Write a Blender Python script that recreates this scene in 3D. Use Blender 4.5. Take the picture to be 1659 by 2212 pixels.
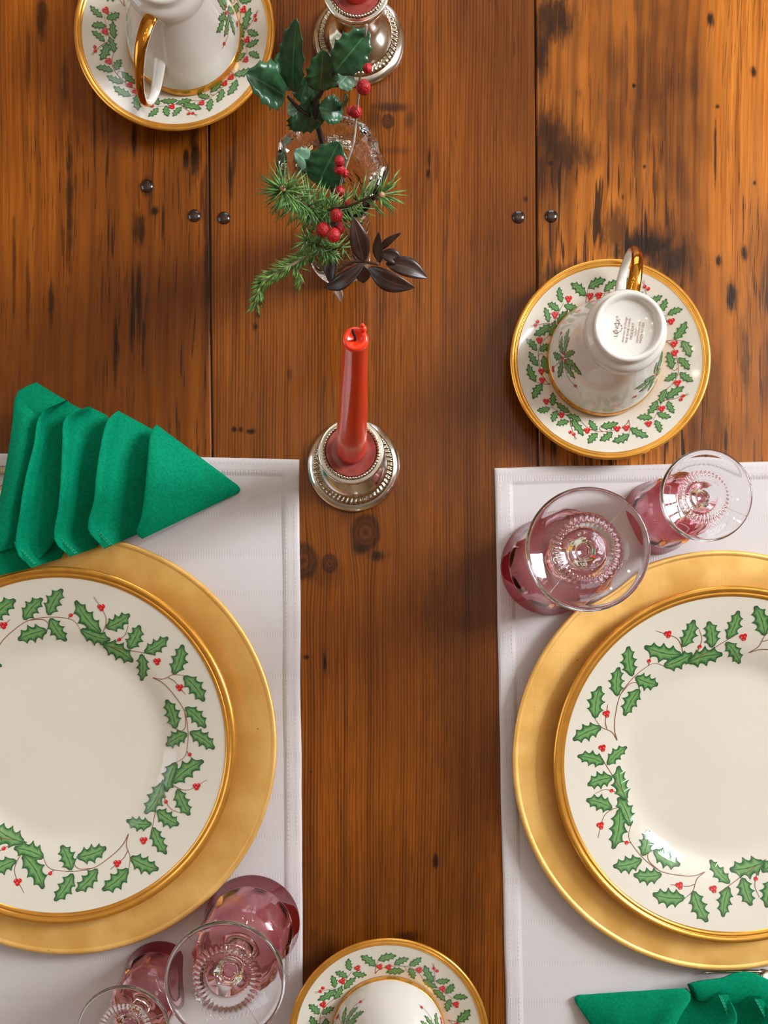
import bpy, bmesh, math, random
from mathutils import Vector, Matrix
from mathutils import noise as mnoise

for o in list(bpy.data.objects):
    bpy.data.objects.remove(o, do_unlink=True)
SC = bpy.context.scene
COL = SC.collection
PI = math.pi

# ------------------------------------------------------------------ camera
# straight down, rising lens shift; 1659x2212 frame
CAM_H, PPM, NX, NY = 0.72, 2720.0, 829.5, 1380.0     # height above the table, px per metre on it, nadir pixel
cam_d = bpy.data.cameras.new('camera')
cam = bpy.data.objects.new('camera', cam_d)
COL.objects.link(cam)
cam.location = (0, 0, CAM_H)
cam_d.sensor_width = 36.0
cam_d.sensor_height = 36.0
cam_d.lens = CAM_H * PPM / 2212.0 * 36.0
cam_d.shift_x = 0.0
cam_d.shift_y = (NY - 1106.0) / 2212.0
cam_d.clip_start = 0.01
SC.camera = cam

# ------------------------------------------------------------------ world, lights, exposure
def srgb(r, g, b):
    def f(c):
        c /= 255.0
        return c / 12.92 if c <= 0.04045 else ((c + 0.055) / 1.055) ** 2.4
    return (f(r), f(g), f(b), 1.0)

world = bpy.data.worlds.new('world')
SC.world = world
world.use_nodes = True
bgn = world.node_tree.nodes['Background']
bgn.inputs['Color'].default_value = (0.80, 0.90, 1.0, 1)
bgn.inputs['Strength'].default_value = 1.0

def area(name, loc, target, sx, sy, power, color):
    d = bpy.data.lights.new(name, 'AREA')
    d.shape = 'RECTANGLE'
    d.size, d.size_y = sx, sy
    d.energy = power
    d.color = color
    o = bpy.data.objects.new(name, d)
    COL.objects.link(o)
    o.location = loc
    v = Vector(target) - Vector(loc)
    o.rotation_euler = v.to_track_quat('-Z', 'Y').to_euler()
    return o

# room extents (table top is z = 0)
RX0, RX1, RY0, RY1, RZ0, RZ1 = -2.1, 1.75, -2.3, 2.5, -0.76, 1.85
# daylight entering through the three windows
area('window_daylight_right', (RX1 + 0.10, 0.75, 1.30), (0.3, 0.70, 0.75), 0.75, 0.9, 84, (0.90, 0.95, 1.0))
area('window_daylight_left', (RX0 - 0.10, 0.35, 0.95), (-0.3, 0.35, 0.95), 1.3, 1.4, 9, (0.93, 0.96, 1.0))
area('window_daylight_back', (0.35, RY1 + 0.10, 0.95), (0.35, 0.5, 0.95), 1.5, 1.4, 16, (0.92, 0.96, 1.0))
# chandelier bulbs above the table
for i in range(6):
    a = i * PI / 3 + 0.3
    d = bpy.data.lights.new('chandelier_bulb', 'POINT')
    d.energy = 0.45
    d.color = (1.0, 0.80, 0.55)
    d.shadow_soft_size = 0.018
    o = bpy.data.objects.new('chandelier_bulb', d)
    COL.objects.link(o)
    o.location = (0.02 + 0.22 * math.cos(a), 0.55 + 0.22 * math.sin(a), 1.25)

SC.view_settings.view_transform = 'Standard'
SC.view_settings.look = 'None'
SC.view_settings.exposure = 0.14
SC.view_settings.gamma = 1.0
SC.view_settings.use_curve_mapping = False

# ------------------------------------------------------------------ helpers
random.seed(7)

def W(px, py, z=0.0):
    """photo pixel seen at height z -> world point"""
    k = (CAM_H - z) / CAM_H / PPM
    return Vector(((px - NX) * k, (NY - py) * k, z))

def mesh_obj(name, verts, faces, mat=None, parent=None, smooth=True, loc=(0, 0, 0), mats=None, midx=None, uv=None):
    me = bpy.data.meshes.new(name)
    me.from_pydata([tuple(v) for v in verts], [], faces)
    for m in (mats or ([mat] if mat else [])):
        me.materials.append(m)
    if smooth:
        me.polygons.foreach_set('use_smooth', [True] * len(me.polygons))
    if midx:
        me.polygons.foreach_set('material_index', midx)
    if uv:
        l = me.uv_layers.new(name='UVMap')
        for lp in me.loops:
            l.data[lp.index].uv = uv[lp.vertex_index]
    me.update()
    o = bpy.data.objects.new(name, me)
    COL.objects.link(o)
    o.location = loc
    if parent is not None:
        o.parent = parent
    return o

def thing(name, label, cat, loc=(0, 0, 0), rz=0.0, group=None):
    o = bpy.data.objects.new(name, None)
    COL.objects.link(o)
    o.empty_display_size = 0.02
    o.location = loc
    o.rotation_euler = (0, 0, rz)
    return tag(o, label, cat, group)

def tag(o, label, cat, group=None):
    o['label'] = label
    o['category'] = cat
    if group:
        o['group'] = group
    return o

def struct(o, label=None):
    o['kind'] = 'structure'
    if label:
        o['label'] = label
    return o

def copy_tree(o, parent=None):
    c = o.copy()
    COL.objects.link(c)
    c.parent = parent
    for ch in list(o.children):
        copy_tree(ch, c)
    return c

class MB:
    def __init__(s):
        s.v, s.f, s.m, s.uv = [], [], [], []
    def add(s, verts, faces, mi=0, uv=None):
        b = len(s.v)
        s.v += [Vector(v) for v in verts]
        s.f += [tuple(i + b for i in f) for f in faces]
        s.m += [mi] * len(faces)
        s.uv += uv if uv else [(0, 0)] * len(verts)
    def box(s, x0, x1, y0, y1, z0, z1, mi=0):
        vs = [(x, y, z) for z in (z0, z1) for y in (y0, y1) for x in (x0, x1)]
        s.add(vs, [(0, 2, 3, 1), (4, 5, 7, 6), (0, 1, 5, 4), (2, 6, 7, 3), (0, 4, 6, 2), (1, 3, 7, 5)], mi)
    def obj(s, name, mats, parent=None, smooth=True, loc=(0, 0, 0), kind=None):
        if not isinstance(mats, (list, tuple)):
            mats = [mats]
        o = mesh_obj(name, s.v, s.f, None, parent, smooth, loc, mats=mats, midx=s.m, uv=s.uv)
        if kind:
            o['kind'] = kind
        return o

def lathe(profile, seg=96, mod=None, open_ends=True):
    """revolve [(r, z)...]; profile given so that faces look outward when going up the outside"""
    vs, fs = [], []
    rows = []
    for (r, z) in profile:
        if r < 1e-7:
            vs.append((0, 0, z))
            rows.append([len(vs) - 1])
        else:
            row = []
            for i in range(seg):
                a = 2 * PI * i / seg
                rr, zz = (r, z) if mod is None else mod(r, z, a)
                vs.append((rr * math.cos(a), rr * math.sin(a), zz))
                row.append(len(vs) - 1)
            rows.append(row)
    for A, B in zip(rows[:-1], rows[1:]):
        for i in range(seg):
            j = (i + 1) % seg
            if len(A) == 1 and len(B) == 1:
                continue
            if len(A) == 1:
                fs.append((A[0], B[j], B[i]))
            elif len(B) == 1:
                fs.append((A[i], A[j], B[0]))
            else:
                fs.append((A[i], A[j], B[j], B[i]))
    return vs, fs

def smooth_poly(pts, n=8):
    """Catmull-Rom through points (tuples of any length)"""
    P = [Vector(p) for p in pts]
    if len(P) < 3:
        return [P[0].lerp(P[-1], i / n) for i in range(n + 1)]
    out = []
    for i in range(len(P) - 1):
        p0 = P[i - 1] if i else P[0] * 2 - P[1]
        p1, p2 = P[i], P[i + 1]
        p3 = P[i + 2] if i + 2 < len(P) else P[-1] * 2 - P[-2]
        for k in range(n):
            t = k / n
            out.append(0.5 * ((2 * p1) + (p2 - p0) * t + (2 * p0 - 5 * p1 + 4 * p2 - p3) * t * t + (3 * p1 - p0 - 3 * p2 + p3) * t ** 3))
    out.append(P[-1])
    return out

def prof(pts, n=6):
    return [(max(0.0, p[0]) if p[0] > 1e-6 else 0.0, p[1]) for p in smooth_poly([(a, b) for a, b in pts], n)]

def tube(path, radii, seg=10, squash=None, caps=True):
    P = [Vector(p) for p in path]
    n = len(P)
    if not isinstance(radii, (list, tuple)):
        radii = [radii] * n
    vs, fs = [], []
    t0 = (P[1] - P[0]).normalized()
    up = Vector((0, 0, 1)) if abs(t0.z) < 0.9 else Vector((1, 0, 0))
    nrm = (up - t0 * up.dot(t0)).normalized()
    for i in range(n):
        t = (P[min(i + 1, n - 1)] - P[max(i - 1, 0)]).normalized()
        nrm = (nrm - t * nrm.dot(t)).normalized()
        b = t.cross(nrm)
        for k in range(seg):
            a = 2 * PI * k / seg
            vs.append(P[i] + nrm * math.cos(a) * radii[i] + b * math.sin(a) * radii[i])
    for i in range(n - 1):
        for k in range(seg):
            j = (k + 1) % seg
            fs.append((i * seg + k, i * seg + j, (i + 1) * seg + j, (i + 1) * seg + k))
    if caps:
        fs.append(tuple(reversed(range(seg))))
        fs.append(tuple((n - 1) * seg + k for k in range(seg)))
    return vs, fs

# ------------------------------------------------------------------ materials
class NT:
    def __init__(s, name):
        s.mat = bpy.data.materials.new(name)
        s.mat.use_nodes = True
        s.t = s.mat.node_tree
        s.bsdf = s.t.nodes['Principled BSDF']
        s.out = s.t.nodes['Material Output']
    def n(s, typ, **kw):
        nd = s.t.nodes.new(typ)
        for k, v in kw.items():
            setattr(nd, k, v)
        return nd
    def link(s, a, b):
        s.t.links.new(a, b)
    def val(s, sock, v):
        if isinstance(v, bpy.types.NodeSocket):
            s.link(v, sock)
        elif v is not None:
            sock.default_value = v
    def math(s, op, a, b=None, c=None, clamp=False):
        nd = s.n('ShaderNodeMath', operation=op, use_clamp=clamp)
        for i, x in enumerate((a, b, c)):
            if x is not None:
                s.val(nd.inputs[i], x)
        return nd.outputs[0]
    def vmath(s, op, a, b=None, c=None):
        nd = s.n('ShaderNodeVectorMath', operation=op)
        for i, x in enumerate((a, b, c)):
            if x is not None:
                s.val(nd.inputs[i], x)
        return nd.outputs['Value'] if op in ('LENGTH', 'DOT_PRODUCT', 'DISTANCE') else nd.outputs['Vector']
    def noise(s, vec, scale=1.0, detail=2.0, rough=0.5, out='Fac'):
        nd = s.n('ShaderNodeTexNoise')
        s.val(nd.inputs['Vector'], vec)
        nd.inputs['Scale'].default_value = scale
        nd.inputs['Detail'].default_value = detail
        nd.inputs['Roughness'].default_value = rough
        return nd.outputs[out]
    def mr(s, v, a, b, c=0.0, d=1.0, smooth=True):
        nd = s.n('ShaderNodeMapRange')
        nd.interpolation_type = 'SMOOTHSTEP' if smooth else 'LINEAR'
        s.val(nd.inputs['Value'], v)
        for i, x in enumerate((a, b, c, d)):
            s.val(nd.inputs[i + 1], x)
        return nd.outputs['Result']
    def mix(s, f, a, b, typ='MIX'):
        nd = s.n('ShaderNodeMix', data_type='RGBA', blend_type=typ)
        s.val(nd.inputs['Factor'], f)
        s.val(nd.inputs['A'], None) if False else None
        for sock, v in ((nd.inputs[6], a), (nd.inputs[7], b)):
            s.val(sock, v)
        return nd.outputs[2]
    def bump(s, h, strength=0.3, dist=0.001):
        nd = s.n('ShaderNodeBump')
        s.val(nd.inputs['Height'], h)
        nd.inputs['Strength'].default_value = strength
        nd.inputs['Distance'].default_value = dist
        s.link(nd.outputs['Normal'], s.bsdf.inputs['Normal'])
        return nd
    def objco(s):
        return s.n('ShaderNodeTexCoord').outputs['Object']
    def set(s, **kw):
        for k, v in kw.items():
            s.val(s.bsdf.inputs[k], v)
        return s

def simple(name, col, rough=0.4, metal=0.0, var=0.05, scale=60, coat=0.0, bump=0.0, bscale=300, spec=0.5):
    m = NT(name)
    co = m.objco()
    nz = m.noise(co, scale, 3)
    dark = tuple(c * (1 - var * 2) for c in col[:3]) + (1,)
    lite = tuple(min(1, c * (1 + var)) for c in col[:3]) + (1,)
    m.val(m.bsdf.inputs['Base Color'], m.mix(m.mr(nz, 0.3, 0.7), dark, lite))
    m.set(Roughness=rough, Metallic=metal)
    m.bsdf.inputs['Coat Weight'].default_value = coat
    m.bsdf.inputs['Coat Roughness'].default_value = 0.06
    m.bsdf.inputs['Specular IOR Level'].default_value = spec
    if bump:
        m.bump(m.noise(co, bscale, 4), bump, 0.0008)
    return m.mat

def wood(name, base, light, dark, ring_f, ring_amt, streak_amt, patch_amt, spots, knots=(), seed=0.0, warp=0.004, patch_scale=(9, 3, 1), thresh=0.66):
    """old varnished pine; spots are stains, cracks and broad darker areas (px, py, rx, ry, strength), knots are (px, py, radius px)"""
    m = NT(name)
    co = m.objco()
    co0 = co
    off = m.vmath('ADD', co, (seed, seed * 1.7, 0))
    # grain wanders; the fibres flow around knots
    wv = m.noise(m.vmath('MULTIPLY', off, (6, 2.2, 1)), 1.0, 2, 0.5)
    sx = m.n('ShaderNodeSeparateXYZ')
    m.link(co, sx.inputs[0])
    x = m.math('MULTIPLY_ADD', m.math('SUBTRACT', wv, 0.5), warp * 4, sx.outputs[0])
    kmask = None
    for (px, py, r) in knots:
        c = W(px, py)
        rr = r / PPM
        d = m.vmath('MULTIPLY_ADD', co0, (1 / rr, 0.55 / rr, 0), (-c.x / rr, -c.y * 0.55 / rr, 0))
        dl = m.vmath('LENGTH', d)
        g = m.math('POWER', 2.718, m.math('MULTIPLY', m.math('POWER', dl, 2.0), -0.35))
        sd = m.n('ShaderNodeSeparateXYZ')
        m.link(d, sd.inputs[0])
        sgn = m.math('MULTIPLY', sd.outputs[0], m.math('MULTIPLY', g, -0.55 * rr))
        x = m.math('ADD', x, sgn)
    cx = m.n('ShaderNodeCombineXYZ')
    m.link(x, cx.inputs[0])
    m.link(sx.outputs[1], cx.inputs[1])
    cx.inputs[2].default_value = seed
    wc = cx.outputs[0]
    fine = m.noise(m.vmath('MULTIPLY', wc, (520, 9, 1)), 1.0, 3, 0.6)
    mid = m.noise(m.vmath('MULTIPLY', wc, (130, 3.5, 1)), 1.0, 3, 0.6)
    patch = m.noise(m.vmath('MULTIPLY', m.vmath('ADD', wc, (seed * 3, seed, 0)), patch_scale), 1.0, 4, 0.55)
    # growth lines
    ph = m.math('MULTIPLY_ADD', m.noise(m.vmath('MULTIPLY', wc, (22, 1.0, 1)), 1.0, 2), 9.0, m.math('MULTIPLY', x, ring_f))
    ring = m.math('MULTIPLY_ADD', m.math('SINE', ph), 0.5, 0.5)
    ring = m.math('POWER', ring, 2.2)
    ring = m.math('MULTIPLY', ring, m.mr(mid, 0.30, 0.62, 0.05, 1.0))
    # short dark pores and cracks running with the grain
    streak = m.noise(m.vmath('MULTIPLY', wc, (260, 17, 1)), 1.0, 2, 0.55)
    gate = m.noise(m.vmath('MULTIPLY', wc, (14, 4, 1)), 1.0, 2, 0.5)
    st = m.math('MULTIPLY', m.mr(streak, thresh - 0.06, thresh + 0.06), m.mr(gate, 0.38, 0.62))
    # hair-fine pores, crisp at close range
    hair = m.noise(m.vmath('MULTIPLY', wc, (900, 24, 1)), 1.0, 2, 0.6)
    gate2 = m.noise(m.vmath('MULTIPLY', wc, (40, 7, 1)), 1.0, 2, 0.5)
    hr = m.math('MULTIPLY', m.mr(hair, 0.56, 0.66), m.mr(gate2, 0.40, 0.60))
    col = m.mix(m.mr(fine, 0.30, 0.70), base, light)
    patch = m.math('MULTIPLY_ADD', m.math('SUBTRACT', fine, 0.5), 0.35, patch)
    col = m.mix(m.math('MULTIPLY', m.mr(patch, 0.40, 0.68), patch_amt), col, dark)
    col = m.mix(m.math('MULTIPLY', ring, ring_amt), col, dark)
    col = m.mix(m.math('MULTIPLY', m.mr(mid, 0.45, 0.8), 0.35), col, dark)
    blk = srgb(24, 10, 3)
    col = m.mix(m.math('MULTIPLY', hr, 0.30 + 0.55 * streak_amt), col, srgb(44, 19, 4))
    col = m.mix(m.math('MULTIPLY', st, streak_amt), col, blk)
    # stains, burns, nail marks, broad darker areas
    dn = m.noise(m.vmath('MULTIPLY', co0, (150, 55, 1)), 1.0, 4, 0.65)
    dn = m.math('MULTIPLY', m.math('SUBTRACT', dn, 0.5), 1.5)
    dn = m.math('MULTIPLY_ADD', m.math('SUBTRACT', hair, 0.5), 1.1, dn)
    tot = None
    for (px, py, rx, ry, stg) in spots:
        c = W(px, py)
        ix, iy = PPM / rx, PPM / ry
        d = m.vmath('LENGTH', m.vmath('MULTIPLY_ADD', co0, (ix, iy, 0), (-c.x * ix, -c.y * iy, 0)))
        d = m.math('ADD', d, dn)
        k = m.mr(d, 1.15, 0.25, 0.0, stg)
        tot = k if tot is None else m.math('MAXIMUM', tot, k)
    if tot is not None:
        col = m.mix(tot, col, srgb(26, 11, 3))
    # knots: rings with a dark border
    for (px, py, r) in knots:
        c = W(px, py)
        ix, iy = PPM / r, PPM / (r * 1.25)
        dv = m.vmath('LENGTH', m.vmath('MULTIPLY_ADD', co0, (ix, iy, 0), (-c.x * ix, -c.y * iy, 0)))
        dv = m.math('MULTIPLY_ADD', dn, 0.22, dv)
        rg = m.math('MULTIPLY_ADD', m.math('SINE', m.math('MULTIPLY', dv, 13.0)), 0.35, 0.55)
        inside = m.mr(dv, 1.0, 0.75)
        col = m.mix(m.math('MULTIPLY', inside, 0.9), col, m.mix(rg, srgb(96, 48, 20), srgb(48, 22, 9)))
        bd = m.math('SUBTRACT', m.mr(dv, 1.45, 1.0), m.mr(dv, 0.95, 0.65))
        col = m.mix(m.math('MULTIPLY', bd, 0.75, clamp=True), col, srgb(34, 16, 7))
    m.val(m.bsdf.inputs['Base Color'], col)
    m.val(m.bsdf.inputs['Roughness'], m.mr(fine, 0.2, 0.8, 0.20, 0.34))
    m.bsdf.inputs['Specular IOR Level'].default_value = 0.30
    m.bump(m.math('SUBTRACT', m.math('MULTIPLY', ring, -0.5), st), 0.3, 0.00025)
    return m.mat

M = {}
M['wood_a'] = wood('wood_left_board', srgb(130, 66, 10), srgb(164, 90, 21), srgb(68, 30, 4), 420, 0.38, 0.8, 0.6,
    [(150, 420, 9, 190, .85), (420, 330, 14, 70, .95), (402, 340, 10, 30, .95), (290, 300, 8, 45, .9), (300, 495, 20, 45, .85), (318, 402, 17, 24, .97),
     (336, 456, 14, 13, .95), (300, 640, 8, 110, .85), (285, 700, 6, 70, .9), (352, 480, 5, 60, .85), (110, 660, 8, 60, .8), (90, 40, 16, 60, .8), (448, 500, 10, 260, .7), (449, 200, 10, 150, .7),
     (30, 560, 5, 120, .7), (60, 640, 6, 130, .65), (250, 760, 6, 90, .75), (140, 180, 10, 90, .6), (60, 130, 8, 120, .55)],
    seed=1.3, warp=0.004, thresh=0.62)
M['wood_b'] = wood('wood_middle_board', srgb(120, 61, 9), srgb(150, 81, 18), srgb(58, 24, 3), 2600, 0.74, 0.45, 0.5,
    [(780, 1185, 22, 18, .9), (815, 1200, 26, 16, .92), (745, 1100, 20, 40, .45), (925, 375, 7, 14, .97), (927, 345, 4, 26, .9), (552, 705, 7, 12, .97), (556, 680, 6, 10, .9), (625, 808, 9, 18, .6),
     (506, 928, 9, 8, .97), (520, 928, 7, 8, .95), (541, 932, 14, 7, .97), (498, 380, 6, 60, .85), (505, 330, 5, 70, .7), (940, 1862, 10, 26, .95), (702, 1430, 5, 32, .97), (662, 1420, 9, 6, .9),
     (880, 2025, 40, 22, .8), (690, 2060, 70, 60, .55), (1136, 430, 8, 7, .8), (672, 1667, 6, 5, .75), (845, 232, 55, 13, .75), (885, 262, 14, 30, .5), (808, 258, 22, 30, .55), (850, 325, 40, 10, .35), (700, 1240, 60, 40, .35), (500, 200, 6, 90, .5), (530, 40, 18, 26, .75), (1010, 1500, 130, 700, .28), (880, 1950, 260, 220, .3), (1090, 750, 70, 330, .25)],  # last three: broad, faint darkening over the lower and right part
    knots=[(790, 1150, 26), (712, 1217, 14), (655, 1212, 26), (838, 262, 11)], seed=4.1, warp=0.003)
M['wood_c'] = wood('wood_right_board', srgb(170, 92, 20), srgb(206, 124, 40), srgb(64, 26, 4), 520, 0.45, 0.9, 0.9,
    [(1195, 40, 60, 70, .9), (1170, 110, 22, 70, .85), (1225, 330, 75, 60, .75), (1185, 290, 40, 70, .8), (1190, 353, 10, 10, .97), (1400, 530, 95, 45, .97), (1450, 560, 80, 50, .85), (1330, 500, 40, 60, .7),
     (1220, 590, 70, 28, .75), (1628, 155, 9, 16, .95), (1535, 45, 9, 22, .95), (1580, 640, 16, 40, .97), (1607, 545, 8, 20, .95), (1552, 565, 10, 18, .95), (1545, 320, 4, 80, .9), (1370, 185, 5, 5, .97),
     (1392, 360, 5, 6, .95), (1345, 425, 5, 10, .95), (1630, 395, 5, 6, .9), (1550, 230, 6, 6, .9), (1165, 600, 14, 120, .5), (1568, 960, 5, 40, .9), (1540, 850, 30, 120, .45), (1250, 200, 10, 10, .3), (1430, 300, 14, 120, .45), (1500, 180, 10, 110, .5), (1610, 780, 14, 70, .6), (1130, 900, 60, 60, .2)],
    seed=8.6, warp=0.009, patch_scale=(8, 4.2, 1), thresh=0.58)
M['wood_dark'] = simple('wood_peg', srgb(44, 24, 16), 0.18, var=0.2, coat=0.6)
M['gap'] = simple('board_joint', srgb(22, 12, 8), 0.3, var=0.2)
M['cloth'] = None

def cloth_mat():
    m = NT('white_table_linen')
    co = m.objco()
    sx = m.n('ShaderNodeSeparateXYZ')
    m.link(co, sx.inputs[0])
    wx = m.math('SINE', m.math('MULTIPLY', sx.outputs[0], 7000))
    wy = m.math('SINE', m.math('MULTIPLY', sx.outputs[1], 7000))
    # drawn-thread bands across the cloth
    band = m.math('POWER', m.math('MULTIPLY_ADD', m.math('SINE', m.math('MULTIPLY', sx.outputs[1], 2 * PI / 0.032)), 0.5, 0.5), 14.0)
    hol = m.math('MULTIPLY', band, m.math('MULTIPLY_ADD', m.math('SINE', m.math('MULTIPLY', sx.outputs[0], 2 * PI / 0.0021)), 0.5, 0.5))
    h = m.math('MULTIPLY_ADD', m.math('MULTIPLY', wx, wy), 0.15, m.math('MULTIPLY', hol, -0.45))
    cr = m.noise(co, 26, 3)
    h = m.math('MULTIPLY_ADD', cr, 1.3, h)
    m.bump(h, 0.45, 0.0007)
    m.val(m.bsdf.inputs['Base Color'], m.mix(m.math('MULTIPLY', hol, 0.25), srgb(208, 201, 202), srgb(192, 185, 185)))
    m.set(Roughness=0.65)
    m.bsdf.inputs['Sheen Weight'].default_value = 0.2
    return m.mat
M['cloth'] = cloth_mat()
M['thread'] = simple('white_thread', srgb(214, 205, 205), 0.7)

def leaf_gold():
    m = NT('gold_leaf')
    co = m.objco()
    a = m.noise(co, 35, 4)
    b = m.noise(m.vmath('MULTIPLY', co, (400, 60, 100)), 1.0, 3)
    sq = m.n('ShaderNodeTexBrick')
    m.link(co, sq.inputs['Vector'])
    sq.inputs['Scale'].default_value = 1.0
    sq.inputs['Mortar Size'].default_value = 0.0002
    sq.inputs['Brick Width'].default_value = 0.084
    sq.inputs['Row Height'].default_value = 0.084
    c = m.mix(m.mr(a, 0.3, 0.7), srgb(232, 178, 92), srgb(246, 198, 116))
    c = m.mix(m.math('MULTIPLY', m.mr(b, 0.5, 0.8), 0.12), c, srgb(176, 122, 50))
    c = m.mix(m.math('MULTIPLY', m.math('MULTIPLY', sq.outputs['Fac'], m.mr(a, 0.45, 0.6)), 0.16), c, srgb(140, 92, 32))
    spk = m.noise(co, 420, 1)
    c = m.mix(m.mr(spk, 0.80, 0.83), c, srgb(60, 32, 14))
    m.val(m.bsdf.inputs['Base Color'], c)
    m.set(Metallic=0.45)
    m.val(m.bsdf.inputs['Roughness'], m.mr(a, 0.2, 0.8, 0.36, 0.5))
    m.bump(m.math('MULTIPLY_ADD', sq.outputs['Fac'], -1.0, m.math('MULTIPLY', b, 0.4)), 0.1, 0.0004)
    return m.mat
M['gold_leaf'] = leaf_gold()
M['china'] = simple('ivory_china', srgb(217, 210, 195), 0.10, var=0.012, scale=12, coat=0.3)
M['china_white'] = simple('white_china', srgb(221, 217, 209), 0.10, var=0.012, scale=20, coat=0.3)
M['gilt'] = simple('gilt_band', srgb(232, 166, 70), 0.22, 0.72, var=0.05, scale=90)
M['gilt_cup'] = simple('gilt_handle', srgb(206, 140, 52), 0.10, 1.0, var=0.04, scale=90)
M['silver'] = simple('polished_silver', srgb(236, 233, 226), 0.14, 1.0, var=0.06, scale=70)
M['silver_old'] = simple('tarnished_silver', srgb(196, 186, 164), 0.16, 1.0, var=0.18, scale=400)
M['stamp'] = simple('backstamp_ink', srgb(150, 112, 86), 0.4)
M['wick'] = simple('charred_wick', srgb(26, 22, 24), 0.8, bump=0.5)

def holly_print():
    m = NT('printed_holly_leaf')
    tc = m.n('ShaderNodeTexCoord')
    s = m.n('ShaderNodeSeparateXYZ')
    m.link(tc.outputs['UV'], s.inputs[0])
    u = m.math('ABSOLUTE', m.math('SUBTRACT', s.outputs[0], 0.5))
    nz = m.noise(tc.outputs['Object'], 320, 2)
    k = m.math('MULTIPLY_ADD', m.math('SUBTRACT', nz, 0.5), 0.5, m.math('MULTIPLY', u, 2.0))
    c = m.mix(m.mr(k, 0.25, 0.95), srgb(112, 154, 92), srgb(36, 92, 50))
    c = m.mix(m.math('MULTIPLY', m.mr(s.outputs[1], 0.75, 1.0), 0.8), c, srgb(22, 62, 42))
    c = m.mix(m.math('MULTIPLY', m.mr(s.outputs[1], 0.22, 0.0), 0.75), c, srgb(24, 70, 44))
    c = m.mix(m.math('MULTIPLY', m.mr(u, 0.05, 0.02), 0.75), c, srgb(24, 70, 40))
    m.val(m.bsdf.inputs['Base Color'], c)
    m.set(Roughness=0.15)
    return m.mat
M['p_leaf'] = holly_print()
M['p_berry'] = simple('printed_red_berry', srgb(206, 36, 36), 0.2, var=0.15, scale=900)
M['p_berry_hi'] = simple('printed_berry_highlight', srgb(238, 150, 140), 0.2)
M['p_stem'] = simple('printed_brown_stem', srgb(140, 84, 62), 0.2)

def wax(name, c):
    m = NT(name)
    nz = m.noise(m.objco(), 90, 3)
    m.val(m.bsdf.inputs['Base Color'], m.mix(m.mr(nz, 0.3, 0.7), c, tuple(min(1, x * 1.25) for x in c[:3]) + (1,)))
    m.set(Roughness=0.22)
    m.bsdf.inputs['Subsurface Weight'].default_value = 0.05
    m.bsdf.inputs['Subsurface Radius'].default_value = (0.012, 0.002, 0.0015)
    m.bsdf.inputs['Subsurface Scale'].default_value = 1.0
    m.bsdf.inputs['Coat Weight'].default_value = 0.3
    m.bsdf.inputs['Coat Roughness'].default_value = 0.05
    return m.mat
M['wax'] = wax('red_candle_wax', srgb(255, 58, 28))
M['wax_pool'] = simple('dull_red_wax', srgb(150, 72, 64), 0.3, var=.12, scale=200, coat=.2)

def glass(name, col, rough=0.0, ior=1.5, bump=0.0):
    m = NT(name)
    m.set(**{'Base Color': col, 'Roughness': rough, 'IOR': ior, 'Transmission Weight': 1.0})
    if bump:
        m.bump(m.noise(m.objco(), 110, 2), bump, 0.002)
    return m.mat
M['glass'] = glass('clear_glass', (0.98, 0.98, 0.98, 1))
M['glass_pink'] = glass('cranberry_glass', srgb(255, 208, 214))
M['glass_ruby'] = glass('ruby_flashed_glass', srgb(196, 46, 76))
M['glass_vase'] = glass('rippled_clear_glass', (0.97, 0.98, 0.98, 1), bump=0.5)

def linen_green():
    m = NT('green_napkin_cotton')
    co = m.objco()
    w1 = m.math('SINE', m.math('MULTIPLY', m.vmath('DOT_PRODUCT', co, (1, 0.35, 0)), 9000))
    w2 = m.math('SINE', m.math('MULTIPLY', m.vmath('DOT_PRODUCT', co, (-0.35, 1, 0)), 9000))
    nz = m.noise(co, 500, 3)
    m.val(m.bsdf.inputs['Base Color'], m.mix(m.mr(nz, 0.3, 0.7), srgb(0, 122, 86), srgb(0, 140, 102)))
    m.set(Roughness=0.8)
    m.bsdf.inputs['Specular IOR Level'].default_value = 0.08
    m.bump(m.math('MULTIPLY_ADD', nz, 0.8, m.math('MULTIPLY', w1, m.math('MULTIPLY', w2, 0.3))), 0.35, 0.0004)
    return m.mat
M['napkin'] = linen_green()
M['napkin_thread'] = simple('green_thread', srgb(70, 190, 150), 0.7)

def plant(name, c0, c1, rough, trans=0.0):
    m = NT(name)
    tc = m.n('ShaderNodeTexCoord')
    s = m.n('ShaderNodeSeparateXYZ')
    m.link(tc.outputs['UV'], s.inputs[0])
    u = m.math('ABSOLUTE', m.math('SUBTRACT', s.outputs[0], 0.5))
    nz = m.noise(tc.outputs['Object'], 160, 3)
    c = m.mix(m.mr(nz, 0.3, 0.7), c0, c1)
    c = m.mix(m.math('MULTIPLY', m.mr(u, 0.035, 0.01), 0.6), c, tuple(min(1, x * 2.2 + 0.02) for x in c1[:3]) + (1,))
    m.val(m.bsdf.inputs['Base Color'], c)
    m.set(Roughness=rough)
    m.bump(nz, 0.15, 0.001)
    return m.mat
M['holly'] = plant('holly_leaf_green', srgb(34, 76, 48), srgb(56, 102, 66), 0.30)
M['holly_pale'] = plant('holly_leaf_underside', srgb(86, 122, 96), srgb(110, 146, 116), 0.4)
M['burgundy'] = plant('dark_burgundy_leaf', srgb(44, 28, 24), srgb(64, 42, 34), 0.36)
M['pale_leaf'] = plant('pale_leaf_underside', srgb(170, 150, 138), srgb(196, 178, 166), 0.45)
M['needle'] = simple('fir_needle', srgb(106, 152, 78), 0.35, var=0.3, scale=200)
M['needle_light'] = simple('young_fir_needle', srgb(140, 190, 100), 0.35, var=0.3, scale=200)
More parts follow.
